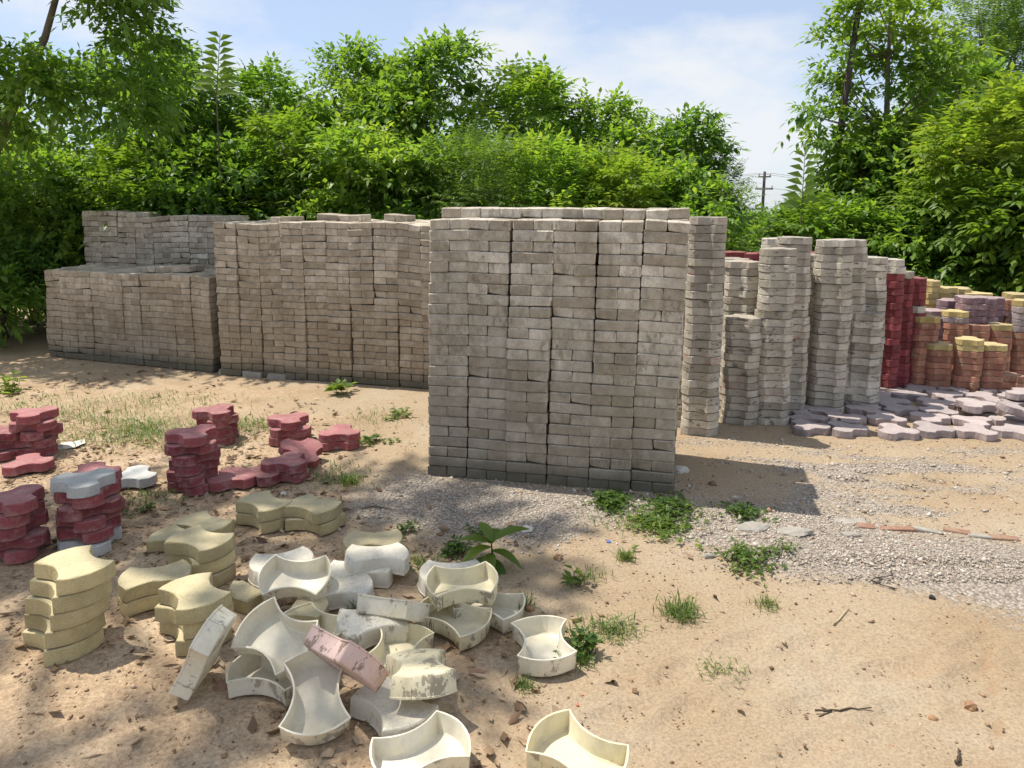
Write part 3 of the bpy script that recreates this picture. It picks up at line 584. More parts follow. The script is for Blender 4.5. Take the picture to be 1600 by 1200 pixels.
GO = 'coloured pavers in the far piles'
def omix(n, top): return ['orange'] * (n - len(top)) + top
def sc(where): return lambda i, n, m: f'{CN[m]} lobed paver, {nth(i, n)} in {where}'
pcol(1452, 612, 495, 12, omix(12, ['yellowfar']), sc('the orange column next to the last red one'), GO, yaw=10, jy=6, seed=1, scale=0.8)
pcol(1474, 615, 538, 8, omix(8, ['yellowfar']), sc('the first front orange column, yellow-topped'), GO, yaw=25, jy=5, scale=0.8)
pcol(1520, 618, 531, 9, omix(9, ['yellowfar', 'yellowfar']), sc('the front orange column with two yellow pavers on top'), GO, yaw=5, jy=5, scale=0.8)
pcol(1560, 618, 540, 8, omix(8, ['yellowfar']), sc('the third front orange column, yellow-topped'), GO, yaw=18, jy=5, scale=0.8)
pcol(1590, 620, 588, 3, 'orange', sc('the knee-high orange stack at the photo edge'), GO, yaw=0, jy=5, scale=0.8)
pcol(1497, 598, 487, 12, omix(12, ['orange', 'laid', 'yellowfar']), sc('the orange column with mauve and yellow on top'), GO, yaw=0, jy=5, scale=0.8)
pcol(1532, 597, 508, 9, 'orange', sc('the all-orange column behind the front ones'), GO, yaw=14, jy=5, scale=0.8)
pcol(1568, 597, 508, 9, omix(9, ['yellowfar']), sc('the yellow-topped column behind the third front column'), GO, yaw=30, jy=5, scale=0.8)
pcol(1567, 578, 468, 13, ['orange'] * 9 + ['orange', 'purple', 'orange', 'orange'], sc('the tall orange column at the back'), GO, yaw=5, jy=4, scale=0.8)
pcol(1604, 590, 470, 12, ['orange'] * 7 + ['laid'] * 4 + ['yellowfar'], sc('the tall mixed column cut by the photo edge'), GO, yaw=20, jy=6, scale=0.8)
for i, (x, y, n) in enumerate(((1460, 484, 4), (1488, 468, 5), (1516, 463, 4), (1544, 464, 5))):
    q = atd(x, y, 6.95 + 0.16 * (i % 2)); h = 0.058; m_ = int(q.z / h)
    for k in range(m_):
        o = mk('mauve_paver', pmesh('hexa', 'purple', 0.0565, k % 3), None, (q.x, q.y, q.z - h * (k + 1)), (0, 0, R(20 * i + rg.gauss(0, 9)))); tag(o, f'mauve lobed paver, {nth(k + 1, 30)} in the {ORD[i + 1]} mauve column from the red columns', 'paver', GO)
for i, (x, y, n) in enumerate(((1446, 437, 3), (1452, 446, 4), (1472, 448, 4), (1496, 449, 4), (1526, 457, 3), (1590, 458, 3))):
    q = atd(x, y, 7.5 + 0.12 * (i % 2)); h = 0.058; m_ = int(q.z / h)
    for k in range(min(m_, n + 5)):
        o = mk('yellow_paver', pmesh('hexa', 'yellowfar', 0.0565, k % 3), None, (q.x, q.y, q.z - h * (k + 1)), (0, 0, R(33 * i + rg.gauss(0, 9)))); tag(o, f'yellow lobed paver, {nth(k + 1, 30)} in the {ORD[i + 1]} yellow column before the trees', 'paver', GO)
    for k in range(min(m_, n + 5), m_):
        o = mk('yellow_paver', pmesh('hexa', 'yellowfar', 0.0565, k % 3), None, (q.x, q.y, q.z - h * (k + 1)), (0, 0, R(33 * i + rg.gauss(0, 9)))); tag(o, f'yellow lobed paver, {nth(k + 1, 30)} in the {ORD[i + 1]} yellow column before the trees', 'paver', GO)

# pavers laid out to dry on the ground
GL = 'dusty mauve pavers laid out on the ground'
rg = random.Random(21); rows = []
yr = at(1300, 676).y
for r_ in range(6):
    y = yr + r_ * 0.245
    x = at(1258 + r_ * 6, 672).x * (y / yr) ** 0.5 + (r_ % 2) * 0.13 - (0.10 if r_ in (1, 2) else 0); k = 0
    while x < (1700 - 800) / FPX * y and k < 10:
        rows.append((r_, k, x + rg.gauss(0, .018), y + rg.gauss(0, .03))); x += 0.274 + abs(rg.gauss(0, .012)); k += 1
for r_, k, x, y in rows:
    if r_ >= 4 and x < 2.75: continue
    if r_ == 3 and x < 2.35: continue
    y -= 0.05 * max(0, x - 2.2)
    o = mk('mauve_paver', pmesh('tri', 'laid', 0.056, rg.randrange(3)), None, (x, y, hz(x, y) - 0.004), (rg.gauss(0, .006), rg.gauss(0, .006), R(rg.choice((10, 40, 70, 100)) + rg.gauss(0, 9))))
    tag(o, f'dusty mauve lobed paver on the ground, {ORD[k + 1]} in the {ORD[r_ + 1]} row from the front', 'paver', GL)
for i, (px, py, yw, tl) in enumerate(((1583, 640, 20, 18), (1525, 634, 50, 0), (1598, 617, 10, 0))):
    o = mk('mauve_paver', pmesh('tri', 'laid', 0.056, i)); place(o, px, py, zmin=0.058, yaw=yw, tilt=tl, az=-20)
    tag(o, ['dusty mauve paver tipped up on top of the laid pavers at the photo edge', 'dusty mauve paver lying loose on the laid pavers before the orange columns', 'pink paver on the laid ones beside the knee-high orange stack'][i], 'paver', GL)

# ------------------------------------------------------------------ plastic moulds
def mould_mesh(mat, seed):
    h = 0.066; o = outline(4, 0.205, 0.037, 9, -math.pi * 0.75); ob = inset(o, 0.004)
    rings = [(inset(ob, 0.004), 0.0), (ob, 0.004), (o, h - 0.006), (inset(o, -0.003), h - 0.005), (inset(o, -0.003), h), (inset(o, 0.0026), h), (inset(o, 0.003), h - 0.004), (inset(ob, 0.005), 0.010), (inset(ob, 0.011), 0.004)]
    n = len(o); rg_ = random.Random(seed); warp = [rg_.gauss(0, 0.0016) for _ in range(4)]
    me = ring_mesh('mould', rings, M[mat], jit=0.0003, seed=seed)
    for v in me.vertices:
        v.co.z += warp[0] * math.sin(v.co.x * 22 + seed) * 1.2; v.co.x += warp[1] * v.co.z * 14; v.co.y += warp[2] * v.co.z * 14
    oat = me.attributes.new('outer', 'FLOAT', 'POINT'); oat.data.foreach_set('value', [1.0 if i // n <= 3 else 0.0 for i in range(len(me.vertices))])
    me.polygons.foreach_set('use_smooth', [True] * len(me.polygons))
    return me
for m_ in ('mould', 'mould2', 'mould3', 'mould4'): pass
_mm = {}
def mould(px, py, label, mat='mould', var=0, **k):
    if (mat, var) not in _mm:
        me = mould_mesh(mat, len(_mm) + 3); _mm[mat, var] = me
        me.set_sharp_from_angle(angle=R(38))
    o = mk('plastic_mould', _mm[mat, var]); place_strip(o, px, py, **k) if 'ang' in k else place(o, px, py, **k); tag(o, label, 'mould', 'white plastic paver moulds'); return o
mould(440, 884, 'greyish mould upside down, half hidden behind the big open mould', 'mould3', 0, yaw=68, flip=True)
mould(530, 926, 'greyish mould upside down under the open mould\'s end', 'mould3', 1, yaw=78, flip=True)
mould(462, 906, 'open white mould with black drip marks propped up towards the viewer', 'mould', 1, yaw=92, tilt=20, az=-82, zmin=0.035)
mould(562, 896, 'greyish mould upside down beneath the edge of another one', 'mould3', 0, yaw=72, flip=True)
mould(588, 874, 'greyish mould upside down, edge resting on its neighbour, before the pale paver', 'mould3', 1, yaw=74, flip=True, zmin=0.03, tilt=5, az=30)
mould(705, 901, 'mould upside down just behind the stacked open moulds', 'mould3', 0, yaw=88, flip=True)
mould(764, 951, 'open mould partly covered by the open moulds beside it', 'mould', 0, yaw=68)
mould(709, 969, 'open cream mould with brown crusts, a concave side to the front', 'mould2', 0, yaw=58, tilt=6, az=-70)
mould(722, 916, 'open cream mould sitting on top of two others', 'mould2', 1, yaw=98, tilt=7, az=-90, zmin=0.072)
mould(617, 948, 'white mould tilted onto its side between upside-down and crusted ones', 'mould', 2, yaw=70, tilt=32, az=75)
mould(583, 976, 'plain mould upside down before the one tipped on its side', 'mould', 0, yaw=64, flip=True, tilt=8, az=-60)
mould(620, 1022, 'open cream mould below the upside-down plain one', 'mould2', 2, yaw=-12)
mould(490, 984, 'yellowed open mould behind the pink one', 'mould2', 1, yaw=62)
mould(425, 1056, 'open white mould underneath the two sloping ones', 'mould', 1, yaw=78)
mould(432, 998, 'open white mould sloping across the others beside the broken paver', 'mould', 0, yaw=58, tilt=30, az=-105, zmin=0.05)
mould(495, 1088, 'open white mould with blue-grey film inside sloping down to the dirt', 'mould', 2, yaw=12, tilt=24, az=-75)
mould(541, 1026, 'pink-stained mould with peeling crust propped on its edge', 'mould4', 0, ang=-38, turn=-7, spin=40, zmin=0.06)
mould(318, 1017, 'bluish white mould standing on edge, leaning at the yellow stack', 'mould', 3, ang=54, turn=-6, spin=42)
mould(616, 1110, 'greyish mould upside down with a cream one lying on it', 'mould3', 2, yaw=-38, flip=True)
mould(656, 1052, 'cream mould upside down resting on the greyish upside-down one', 'mould2', 0, yaw=-14, flip=True, zmin=0.045, tilt=15, az=95)
mould(657, 1183, 'open mould lying level, cut by the bottom of the photo', 'mould', 1, yaw=-58, tilt=4, az=-90)
mould(848, 1008, 'lone open white mould standing apart on the bare sand', 'mould', 2, yaw=6)
mould(902, 1185, 'open cream mould at the bottom photo edge on sand', 'mould2', 2, yaw=50, tilt=6, az=-80)

# ------------------------------------------------------------------ foliage
UP = np.array([0, 0, 1.0])
def leaves(P, D, N, Ln, W, droop=0.18, fold=0.16):
    D = nrm(D); S = nrm(np.cross(D, N)); N = nrm(np.cross(S, D)); Ln = Ln[:, None]; W = W[:, None]
    base = P; mid = P + D * Ln * 0.5 - N * W * fold; tip = P + D * Ln - UP * droop * Ln
    l = P + D * Ln * 0.42 - S * W * 0.5; r = P + D * Ln * 0.42 + S * W * 0.5
    V = np.stack([base, r, tip, l, mid], 1).reshape(-1, 3)
    T = np.array([[0, 1, 4], [1, 2, 4], [2, 3, 4], [3, 0, 4]]); n = len(P)
    return V, (np.arange(n)[:, None, None] * 5 + T[None]).reshape(-1, 3)
def sprays(P, A, kind, size, rng, tint):
    """leaf sprays: P base points, A axis directions; returns V, T, tint per vertex"""
    n = len(P); A = nrm(A); Vs = []; Ts = []; Ti = []; off = 0
    SL = size * rng.uniform(0.75, 1.25, n)
    side0 = nrm(np.cross(A, UP + rng.normal(0, 0.05, (n, 3)))); drp = rng.uniform(0.15, 0.45, n)
    def add(Pp, D, N, Ln, W, tt, droop, fold=0.16):
        nonlocal off
        V, T = leaves(Pp, D, N, Ln, W, droop, fold); Vs.append(V); Ts.append(T + off); Ti.append(np.repeat(tt, 5)); off += len(V)
    if kind == 'pinnate': npair, ll, lw = 5, 0.38, 0.145
    elif kind == 'feather': npair, ll, lw = 9, 0.22, 0.05
    elif kind == 'frond': npair, ll, lw = 9, 0.27, 0.10
    else: npair, ll, lw = 4, 0.42, 0.21
    for j in range(npair):
        t = (j + 0.6) / (npair + 0.2); C = P + A * (SL * t)[:, None] - UP * (drp * SL * t * t)[:, None]; T_ = nrm(A - UP * (2 * drp * t)[:, None])
        S = nrm(np.cross(T_, UP) + side0 * 0.3); Nn = nrm(np.cross(S, T_))
        for sg in (-1, 1):
            if kind == 'broad':
                th = rng.uniform(0, 2 * math.pi, n)[:, None]; rad = S * np.cos(th) + Nn * np.sin(th); D = T_ * 0.6 + rad * 0.8 - UP * rng.uniform(0.1, 0.5, n)[:, None]
                N_ = nrm(UP + rad * 0.5 + rng.normal(0, 0.3, (n, 3)))
            else:
                D = T_ * 0.45 + S * sg * 0.9 - UP * rng.uniform(0.1, 0.45, n)[:, None] + rng.normal(0, 0.12, (n, 3)); N_ = nrm(Nn + rng.normal(0, 0.22, (n, 3)))
            taper = 1.0 - 0.35 * abs(t - 0.45) * 2
            Lf = size * ll * taper * rng.uniform(0.8, 1.2, n); add(C, D, N_, Lf, Lf * (lw / ll) * rng.uniform(0.85, 1.15, n), np.clip(tint + rng.normal(0, 0.09, n), 0, 1), 0.16)
    C = P + A * SL[:, None] - UP * (drp * SL)[:, None]; add(C, nrm(A - UP * 0.6), nrm(np.cross(side0, A)), size * ll * rng.uniform(0.9, 1.2, n), size * lw * np.ones(n), np.clip(tint + 0.1, 0, 1), 0.2)
    return np.concatenate(Vs), np.concatenate(Ts), np.concatenate(Ti)
def tube(pts, rad, sides=6):
    v = []; f = []; n = len(pts)
    for i, p in enumerate(pts):
        t = (Vector(pts[min(i + 1, n - 1)]) - Vector(pts[max(i - 1, 0)])).normalized(); a = t.orthogonal().normalized(); b = t.cross(a)
        for k in range(sides): an = 2 * math.pi * k / sides; v.append(Vector(p) + (a * math.cos(an) + b * math.sin(an)) * rad[i])
    for i in range(n - 1):
        for k in range(sides): f.append([i * sides + k, i * sides + (k + 1) % sides, (i + 1) * sides + (k + 1) % sides, (i + 1) * sides + k])
    f.append(list(range(sides))[::-1]); f.append([(n - 1) * sides + k for k in range(sides)])
    return v, f
class Bag:
    def __init__(s): s.v = []; s.f = []
    def add(s, v, f): o = len(s.v); s.v += v; s.f += [[q + o for q in g] for g in f]
def tree(label, base, clumps, kind, size, mat, nspray, seed, trunk_r=0.06, name='tree', cat='tree', group='trees and bushes behind the stacks', trunk_pts=None, tint=(0.45, 0.22), upw=0.45, limbs=True, extra=None):
    """clumps: list of (centre, radius) in world space; base: foot of the trunk"""
    rng = np.random.default_rng(seed); rr = random.Random(seed); base = Vector(base); root = empty(name, base)
    size *= 0.88; nspray = int(nspray * 1.12); tint = (min(.75, max(.2, tint[0] + rr.uniform(-.15, .17))), tint[1])
    cc = np.array([c for c, _ in clumps]); cr = np.array([r for _, r in clumps]); ctr = cc.mean(0)
    Vs, Ts, Ti, off = [], [], [], 0; w = cr ** 2; cnt = np.maximum(6, (nspray * w / w.sum())).astype(int)
    bag = Bag(); topp = Vector(ctr); 
    if trunk_pts is None:
        trunk_pts = [base - Vector((0, 0, 0.1))] + [base.lerp(topp, t) + Vector((rr.gauss(0, .06), rr.gauss(0, .06), 0)) for t in (0.3, 0.6, 0.9)] + [topp + Vector((0, 0, 0.15))]
    tp = [Vector(q) for q in trunk_pts]; nn = len(tp)
    bag.add(*tube(tp, [trunk_r * (1 - 0.75 * i / (nn - 1)) for i in range(nn)], 8))
    for i, (c, r) in enumerate(clumps):
        c = Vector(c)
        if limbs:
            k = min(range(nn), key=lambda q: (tp[q] - c).length + (0.6 if tp[q].z > c.z else 0)); s0 = tp[k]
            m = s0.lerp(c, 0.5) + Vector((rr.gauss(0, .08), rr.gauss(0, .08), -0.06)); bag.add(*tube([s0, m, c, c + (c - s0).normalized() * r * 0.5], [trunk_r * .32, trunk_r * .2, trunk_r * .12, trunk_r * 0.05], 5))
        n = cnt[i]; d = nrm(rng.normal(0, 1, (n, 3))); d[:, 2] = np.where(rng.random(n) < 0.75, np.abs(d[:, 2]), d[:, 2])
        rad = r * rng.uniform(0.35, 1.0, n) ** 0.6
        P = np.array(c) + d * rad[:, None] * np.array([1.05, 1.05, 0.9]); keep = P[:, 2] > 0.08; P = P[keep]; d = d[keep]
        if not len(P): continue
        outw = nrm(P - ctr + 1e-6); A = nrm(d * 0.75 + outw * 0.45 + UP * upw + rng.normal(0, 0.35, (len(P), 3)))
        t0 = np.clip(rng.normal(tint[0], tint[1] * 0.6) + rng.normal(0, tint[1] * 0.5, len(P)), 0, 1)
        V, T, tt = sprays(P, A, kind, size, rng, t0); Vs.append(V); Ts.append(T + off); Ti.append(tt); off += len(V)
    if extra:
        for (P, A, kd, sz) in extra:
            V, T, tt = sprays(np.array(P), np.array(A), kd, sz, rng, np.full(len(P), 0.6)); Vs.append(V); Ts.append(T + off); Ti.append(tt); off += len(V)
    me = mesh_np('crown', np.concatenate(Vs) - np.array(base), np.concatenate(Ts), mat, {'tint': np.concatenate(Ti)})
    mk('crown', me, root); bag.v = [q - base for q in bag.v]
    mk('trunk', mesh_py('trunk', bag.v, bag.f, M['bark'], True), root)
    tag(root, label, cat, group); return root
def crown(px, ytop, ybot, wpx, Y, n, rclump, seed, dy=0.8, shape=1.0):
    """clump centres filling an egg that spans ytop..ybot and wpx pixels either side of px, at depth Y"""
    rr = random.Random(seed); out = []; t = atd(px, ytop, Y); b = atd(px, ybot, Y); zt = t.z - rclump * 0.55; zb = max(0.25, b.z); rx = wpx * 1.15 / FPX * Y
    for i in range(n):
        u = (i + rr.random()) / n; z = zb + (zt - zb) * u
        prof = math.sqrt(max(0.16, 1 - max(0, (u - 0.35) / 0.75) ** 2)) * shape; a = rr.uniform(0, 2 * math.pi); q = rr.uniform(0.3, 1) ** 0.5
        out.append(((t.x + math.cos(a) * rx * prof * q * 0.85, Y + math.sin(a) * dy * prof * q, z), rclump * rr.uniform(0.65, 1.2)))
    out.append(((t.x, Y, zt), rclump * 0.7)); return out
def simple_tree(label, px, ytop, wpx, Y, kind, size, mat, nspray, seed, nclump=22, rcl=0.42, ybot=560, **k):
    cl = crown(px, ytop, ybot, wpx, Y, nclump, rcl, seed, dy=k.pop('dy', 0.8), shape=k.pop('shape', 1.0)); b = atd(px, 500, Y); b.z = -0.02
    return tree(label, b, cl, kind, size, M[mat], nspray, seed, **k)
LB, LA, LC, LD = 'leaf_b', 'leaf_a', 'leaf_c', 'leaf_d'
T = simple_tree
# back row, from left to right
T('broad green tree rising behind the pale grey block stack', 262, 72, 88, 11.2, 'broad', 0.34, LB, 1400, 101, 30, 0.46, trunk_r=0.09)
T('yellow-green leaning shrub beside the tall leafy frond', 420, 125, 90, 11.6, 'pinnate', 0.42, LA, 1100, 102, 24, 0.42)
T('tallest dark rounded tree in the middle of the tree line', 560, 82, 120, 12.4, 'broad', 0.36, LB, 1600, 103, 30, 0.48, trunk_r=0.1)
T('dark tree filling the gap next to the tallest rounded one', 665, 88, 85, 12.0, 'broad', 0.40, LB, 1200, 104, 22, 0.45)
T('slim tree with drooping leaf tips, just left of the sky dip', 810, 118, 68, 11.6, 'pinnate', 0.46, LA, 1000, 105, 22, 0.40, trunk_r=0.05)
T('round tree with two crests above the nearest block stack', 960, 165, 80, 11.8, 'broad', 0.36, LA, 1200, 106, 24, 0.42)
T('dark rounded tree near the end of the middle tree line', 1050, 208, 60, 11.4, 'broad', 0.36, LB, 900, 107, 20, 0.38)
T('feathery shrub at the end of the middle tree line beside the sky', 1108, 235, 34, 11.0, 'feather', 0.36, LD, 800, 108, 18, 0.32)
# front row
T('dense dark bush behind the far end of the low stack', 40, 250, 130, 9.9, 'broad', 0.34, LB, 1700, 111, 28, 0.45)
T('bright shrub showing above the middle of the pale stack', 230, 235, 95, 10.2, 'pinnate', 0.42, LC, 900, 112, 20, 0.42)
T('dark bush behind the corner where the pale and tan stacks meet', 345, 235, 85, 10.2, 'broad', 0.36, LB, 1200, 113, 22, 0.42)
T('light green shrub with upright leaves over the tan stack', 470, 205, 80, 10.4, 'pinnate', 0.40, LC, 1000, 114, 22, 0.40)
T('mixed green bush above the tan stack next to the light shrub', 575, 215, 75, 10.0, 'broad', 0.33, LA, 1100, 115, 22, 0.38)
T('low shadowy bush between the tan stack and the nearest stack', 660, 240, 60, 9.9, 'broad', 0.32, LB, 900, 116, 18, 0.36)
T('pale feathery acacia bush behind the nearest stack', 748, 225, 52, 9.8, 'feather', 0.40, LD, 1000, 117, 20, 0.34)
T('green bush behind the middle of the nearest stack', 850, 235, 70, 10.0, 'pinnate', 0.36, LA, 1000, 118, 20, 0.38)
T('leafy bush behind the nearest stack\'s far corner', 950, 255, 70, 10.1, 'pinnate', 0.38, LC, 1000, 119, 20, 0.38)
T('low bush behind the tall grey column, by the gap of sky', 1055, 270, 62, 9.9, 'broad', 0.32, LA, 1000, 120, 20, 0.36)
T('low dark shrub beside the far end of the low stack', 8, 395, 62, 8.9, 'broad', 0.30, LB, 700, 132, 14, 0.3)
# far fill and right side
T('small distant bush low in the gap of sky', 1160, 372, 40, 17.0, 'broad', 0.45, LA, 500, 121, 12, 0.5)
T('distant low shrub at the foot of the far pole', 1215, 362, 50, 16.0, 'pinnate', 0.5, LA, 600, 122, 14, 0.5)
T('light green bush with upright fronds beside the far pole', 1280, 325, 40, 10.5, 'pinnate', 0.38, LC, 900, 123, 20, 0.36)
rr = random.Random(41); cl = []
for px, py, r_ in ((1335, 30, .26), (1375, 18, .28), (1425, 28, .3), (1310, 62, .22), (1350, 75, .3), (1400, 70, .32), (1452, 70, .3), (1312, 105, .2), (1345, 120, .26), (1395, 118, .3), (1455, 118, .32), (1490, 95, .22), (1298, 140, .2), (1330, 158, .24), (1430, 155, .3), (1275, 182, .17), (1305, 190, .2), (1352, 186, .2), (1455, 190, .3), (1395, 215, .28), (1285, 226, .18), (1312, 232, .2), (1350, 250, .24), (1420, 240, .3), (1470, 230, .3), (1375, 285, .3), (1330, 290, .2), (1440, 290, .34)):
    q = atd(px, py, 11.2 + rr.uniform(-.4, .4)); cl.append((tuple(q), r_ * rr.uniform(.65, .95)))
b = atd(1395, 480, 11.2); b.z = 0
tree('tall slender tree with glossy leaves around the dark pole', b, cl, 'broad', 0.36, M[LB], 900, 124, trunk_r=0.07, tint=(0.5, 0.25), upw=0.25,
     trunk_pts=[b, atd(1392, 330, 11.2), atd(1385, 200, 11.2), atd(1388, 90, 11.2), atd(1392, 10, 11.2)])
T('leafy middle-height tree below the tall slender one', 1400, 215, 95, 11.0, 'broad', 0.38, LB, 1500, 125, 28, 0.44)
T('feathery pale tree towering at the corner of the photo', 1560, -10, 80, 15.0, 'feather', 0.62, LD, 1700, 126, 34, 0.55, ybot=330, trunk_r=0.12)
T('dark broadleaf tree below the feathery one', 1500, 120, 80, 12.6, 'broad', 0.42, LB, 1400, 127, 26, 0.45)
T('near yellow-green bush with drooping leaves over the far piles', 1575, 150, 82, 9.4, 'pinnate', 0.42, LC, 1400, 128, 28, 0.42, tint=(0.35, 0.25))
T('dark shrub behind the red columns', 1345, 330, 80, 9.9, 'broad', 0.32, LA, 1100, 129, 20, 0.36)
T('shadowy bush behind the yellow pavers', 1470, 330, 80, 9.6, 'broad', 0.34, LB, 1200, 130, 22, 0.38)
T('bush with big pale leaves overhanging the orange piles', 1640, 270, 90, 9.0, 'broad', 0.40, LC, 1000, 131, 20, 0.42)
# solid far thicket
for i, (px, yt, w, Y) in enumerate(((-60, 150, 150, 13.5), (180, 130, 140, 13.8), (400, 170, 130, 14), (620, 150, 130, 14.2), (830, 200, 110, 13.6), (1000, 235, 90, 13.4), (1330, 330, 70, 13.5), (1450, 220, 90, 14), (1600, 160, 100, 13.2))):
    T(f'dense tree deep in the thicket, {ORD[i + 1]} from the far end of the low stack', px, yt, w, Y, 'broad', 0.5, LB, 900, 140 + i, 20, 0.6, dy=1.0)
# the wood beyond, seen only as one mass
rng = np.random.default_rng(9); n = 9000; Xf = rng.uniform(-34, 40, n); Yf = 24 + rng.random(n) * 8 + 0.004 * Xf ** 2
Zf = rng.random(n) * (0.8 + 0.5 * vnoise(Xf, Yf, 5.0) + 1.5 * np.clip((np.abs(Xf - 9.3) - 3.8) / 3, 0, 1)) + 0.05; Zf = Zf - 0.032 * (Yf - 16); Pf = np.stack([Xf, Yf, Zf], 1)
V, Tt, tt = sprays(Pf, nrm(rng.normal(0, .6, (n, 3)) + np.array([0, -.3, .7])), 'broad', 0.85, rng, np.clip(rng.normal(.45, .2, n), 0, 1))
tag(mk('far_woodland', mesh_np('far_woodland', V, Tt, M[LB], {'tint': tt})), 'low green woodland far beyond the yard', 'woodland', kind='stuff')
# overhanging trees at the left
rr = random.Random(77); cl = []
while len(cl) < 44:
    px = rr.uniform(-140, 250); py = rr.uniform(-170, 235); Y = rr.uniform(7.9, 9.4); q = atd(px, py, Y)
    if (px < 48 and 15 < py < 105) or px > 235 - 0.15 * max(0, 60 - py) + 0.1 * py or (py > 190 and 60 < px < 180): continue
    cl.append((tuple(q), rr.uniform(0.22, 0.4)))
b = atd(-60, 480, 8.6); b.z = 0
tree('tall dark tree overhanging the low stack at the photo edge', b, cl, 'broad', 0.30, M[LA], 2300, 301, trunk_r=0.085,
     trunk_pts=[b, atd(-45, 330, 8.6), atd(10, 190, 8.6), atd(70, 60, 8.6), atd(120, -120, 8.6)], upw=0.4, tint=(.45, .3), limbs=False)
cl = []
for i in range(22):
    a_ = rr.uniform(0, 6.28); q = rr.random() ** 0.5; cl.append(((-5.75 + 1.6 * q * math.cos(a_), 4.65 + 1.5 * q * math.sin(a_), rr.uniform(8.0, 9.6)), rr.uniform(0.35, 0.55)))
tree('tree outside the view that shades the dirt and moulds', (-6.6, 4.9, 0), cl, 'broad', 0.38, M[LB], 640, 302, trunk_r=0.16, upw=0.2)
# single tall fronds
def frond_plant(label, px, ybase, ytop, Y, mat, n, seed):
    rng = np.random.default_rng(seed); a = atd(px, ybase, Y); t = atd(px + 6, ytop, Y); base = Vector((a.x, a.y, 0)); root = empty('frond_shrub', base)
    H = (t - a).length; k = n; P = []; A = []
    for i in range(k):
        u = (i + 0.3) / k; pnt = np.array(a.lerp(t, u * 0.97)); an = 0.2 + math.pi * (i % 2) + rng.normal(0, 0.35); P.append(pnt); A.append((math.cos(an), 0.25 * math.sin(an), 0.35 + 0.5 * u))
    P = np.array(P); A = nrm(np.array(A)); Ln = np.linspace(0.34, 0.2, k); V, Tt = leaves(P, A, nrm(UP * 0.45 + np.array([0, -1.0, 0]) + rng.normal(0, .15, (k, 3))), Ln, Ln * 0.36, 0.3)
    mk('crown', mesh_np('crown', V - np.array(base), Tt, M[mat], {'tint': np.full(len(V), 0.6)}), root)
    v, f = tube([Vector((0, 0, 0)), Vector(a) - base, Vector(t) - base], [0.014, 0.008, 0.003], 6); mk('stem', mesh_py('stem', v, f, M['bark']), root)
    tag(root, label, 'shrub', 'trees and bushes behind the stacks')
frond_plant('single tall frond sticking up against the sky by the dark tree', 338, 150, 52, 9.8, LC, 18, 1)
frond_plant('upright frond standing up against the sky beside the far pole', 1252, 330, 238, 9.9, LC, 16, 2)

# ------------------------------------------------------------------ poles and wires
def upole(label, px, ybot_z, ytop, Y, r, lean, arms, name='utility_pole'):
    t = atd(px, ytop, Y); base = Vector((t.x - lean, Y, -0.032 * max(0, Y - 16))); root = empty(name, base); t = Vector((t.x, t.y, t.z - base.z))
    v, f = tube([Vector((0, 0, -0.1)), Vector((lean * 0.5, 0, t.z * 0.5)), Vector((lean, 0, t.z))], [r, r * 0.9, r * 0.75], 10); mk('post', mesh_py('post', v, f, M['pole'], True), root)
    for i, (dz, w) in enumerate(arms):
        v, f = tube([Vector((lean - w, 0.05, t.z - dz)), Vector((lean + w, -0.05, t.z - dz))], [0.04, 0.04], 6); arm = mk('crossarm', mesh_py('crossarm', v, f, M['pole']), root)
        for s_ in (-1, 1):
            v, f = tube([Vector((lean + s_ * w * .9, 0, t.z - dz)), Vector((lean + s_ * w * .9, 0, t.z - dz + .12)), Vector((lean + s_ * w * .9, 0, t.z - dz + .28))], [0.03, 0.055, 0.02], 8); mk('insulator', mesh_py('insulator', v, f, M['palestone'], True), arm)
    tag(root, label, 'utility pole', 'utility poles'); return t + Vector((0, 0, base.z))
tp = upole('distant utility pole with short crossarms in the gap of sky', 1195, 0, 268, 45.0, 0.10, 0.1, ((0.3, 0.35), (1.0, 0.5)))
upole('dark leaning pole rising through the tall slender tree', 1353, 0, -60, 11.1, 0.05, 0.5, ())
for i, (dx, dz) in enumerate(((-0.4, -0.1), (0.4, -0.1), (0.0, -0.9))):
    a_ = Vector((tp.x + dx, tp.y, tp.z + dz)); b_ = a_ + Vector((38, -4, -1.0)); c_ = a_ + Vector((-38, 6, 0.6)); pts = []
    for e in (c_, b_):
        seg = [a_.lerp(e, t / 10) - Vector((0, 0, 1.2 * 4 * (t / 10) * (1 - t / 10))) for t in range(11)]; pts = (seg[::-1] if e is c_ else pts + seg[1:])
    v, f = tube(pts, [0.011] * len(pts), 4); o = mk('overhead_wire', mesh_py('overhead_wire', v, f, M['wire'])); tag(o, ['upper thin wire strung from the far side of the distant pole', 'upper thin wire strung from the near side of the distant pole', 'lower thin wire strung below the others on the distant pole'][i], 'wire', 'overhead wires')

